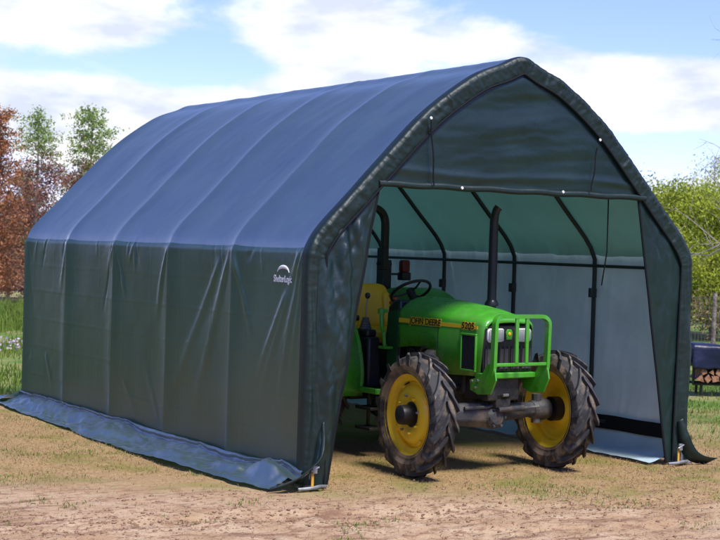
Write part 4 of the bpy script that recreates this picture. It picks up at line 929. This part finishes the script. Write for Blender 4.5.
for k in range(8):
    m = MB(); n = (3, 5, 4, 7, 3, 4, 6, 5)[k]; pts = [((.062 if n < 5 else .052)*math.cos(2*PI*i/n+k)*g.uniform(.6, 1.15), (.062 if n < 5 else .052)*math.sin(2*PI*i/n+k)*g.uniform(.6, 1.15)) for i in range(n)]
    vs_ = [(a, y_, b_) for y_ in (0, .42) for a, b_ in pts]; m.add(vs_, [(i, (i+1) % n, n+(i+1) % n, n+i) for i in range(n)], 0); m.add(vs_, [tuple(range(n))[::-1], tuple(range(n, 2*n))], 1)
    o = fixn(m.build('firewood_log', [wood, endw_], None, smooth=20)); logs.append(o.data); bpy.data.objects.remove(o)
for row in range(5):
    for c in range(24):
        if (row, c) == (4, 23): continue
        o = link(bpy.data.objects.new('firewood_log', logs[(row*7+c*5) % 8])); q = rack.matrix_basis
        p = Matrix.Rotation(R(-31), 4, 'Z') @ Vector((.09+c*.103+(row % 2)*.05, -.02+g.uniform(-.02, .02), .235+row*.092)); o.location = (lp.x+p.x, lp.y+p.y, p.z); o.rotation_euler = (g.uniform(-.02, .02), g.uniform(0, 6.28), R(-31))
        tag(o, 'split firewood log in the %s row of the stack on the black rack' % ('bottom', 'second', 'third', 'fourth', 'topmost')[row], 'log', 'firewood logs on the rack')
u = np.linspace(-.04, LL+.04, 60); v = np.linspace(0, 1, 40); UU, VV = np.meshgrid(u, v, indexing='ij')
py_ = np.interp(v, [0, .3, .36, .5, .64, .7, 1], [-.06, -.055, .0, .2, .4, .46, .465]); pz_ = np.interp(v, [0, .3, .36, .5, .64, .7, 1], [.37, .66, .70, .712, .70, .66, .37])
ed = np.interp(u, [-.04, 0, .05, LL-.05, LL, LL+.04], [-.25, -.05, 0, 0, -.05, -.25])
Z = pz_[None]+ed[:, None]*0+.035*fbm(UU*3, VV*6, 3, 3)+.02*np.abs(fbm(UU*7+VV*5, VV*4, 33, 3))+.025*fbm(UU*2.2, VV*0, 8, 3)*(np.abs(VV-.5)*2)**3-.03*np.sin(UU*2.4)**2*np.exp(-((VV-.5)/.2)**2); Y = py_[None]+.03*fbm(UU*4, VV*3, 13, 3)
tp_ = empty('tarpaulin', (lp.x, lp.y, 0), R(-31), label='dark navy tarpaulin draped over the firewood stack', cat='tarpaulin')
NAVY = mat('navy tarpaulin', (.010, .014, .045), .42, bump=(12, .4, .02))
flip(MB().grid(np.stack([UU, Y, Z], -1)).build('sheet', NAVY, tp_, smooth=180, solid=.004))
ys = np.linspace(-.055, .46, 14); zs = np.linspace(0, 1, 8); YY, ZZ2 = np.meshgrid(ys, zs, indexing='ij')
top = np.interp(ys, [-.055, 0, .2, .4, .46], [.66, .70, .712, .70, .66])
MB().grid(np.stack([-.04-.012*np.sin(ZZ2*2)+.01*fbm(YY*9, ZZ2*3, 3, 2), YY, top[:, None]*(1-ZZ2)+.42*ZZ2], -1)).build('end_drop', NAVY, tp_, smooth=180, solid=.004)

# ================================================================== wire fence across the meadow
fa, fb = on_ray(600, 32), on_ray(800, 30); fence = empty('wire_fence', (fa[0], fa[1], 0), math.atan2(fb[1]-fa[1], fb[0]-fa[0]), label='thin wire mesh fence with wooden posts in front of the yellow green pines', cat='fence')
FL_ = math.hypot(fb[0]-fa[0], fb[1]-fa[1])
for k in range(6):
    x_ = FL_*k/5; MB().tube([(x_, 0, -.02), (x_+.01, 0, 1.15)], .045, 8).build('post', BARK, fence)
WIRE = mat('dull wire', (.22, .2, .18), .6, .5)
for k in range(6): MB().tube([(FL_*q/20, 0, .15+.18*k-.01*math.sin(q*PI/2)**2) for q in range(21)], .006, 4).build('wire', WIRE, fence)
m = MB()
for k in range(60): m.tube([(FL_*(k+.5)/60, 0, .12), (FL_*(k+.5)/60, 0, 1.07)], .004, 4, caps=False)
o = m.build('stay_wires', WIRE, fence); o['kind'] = 'stuff'
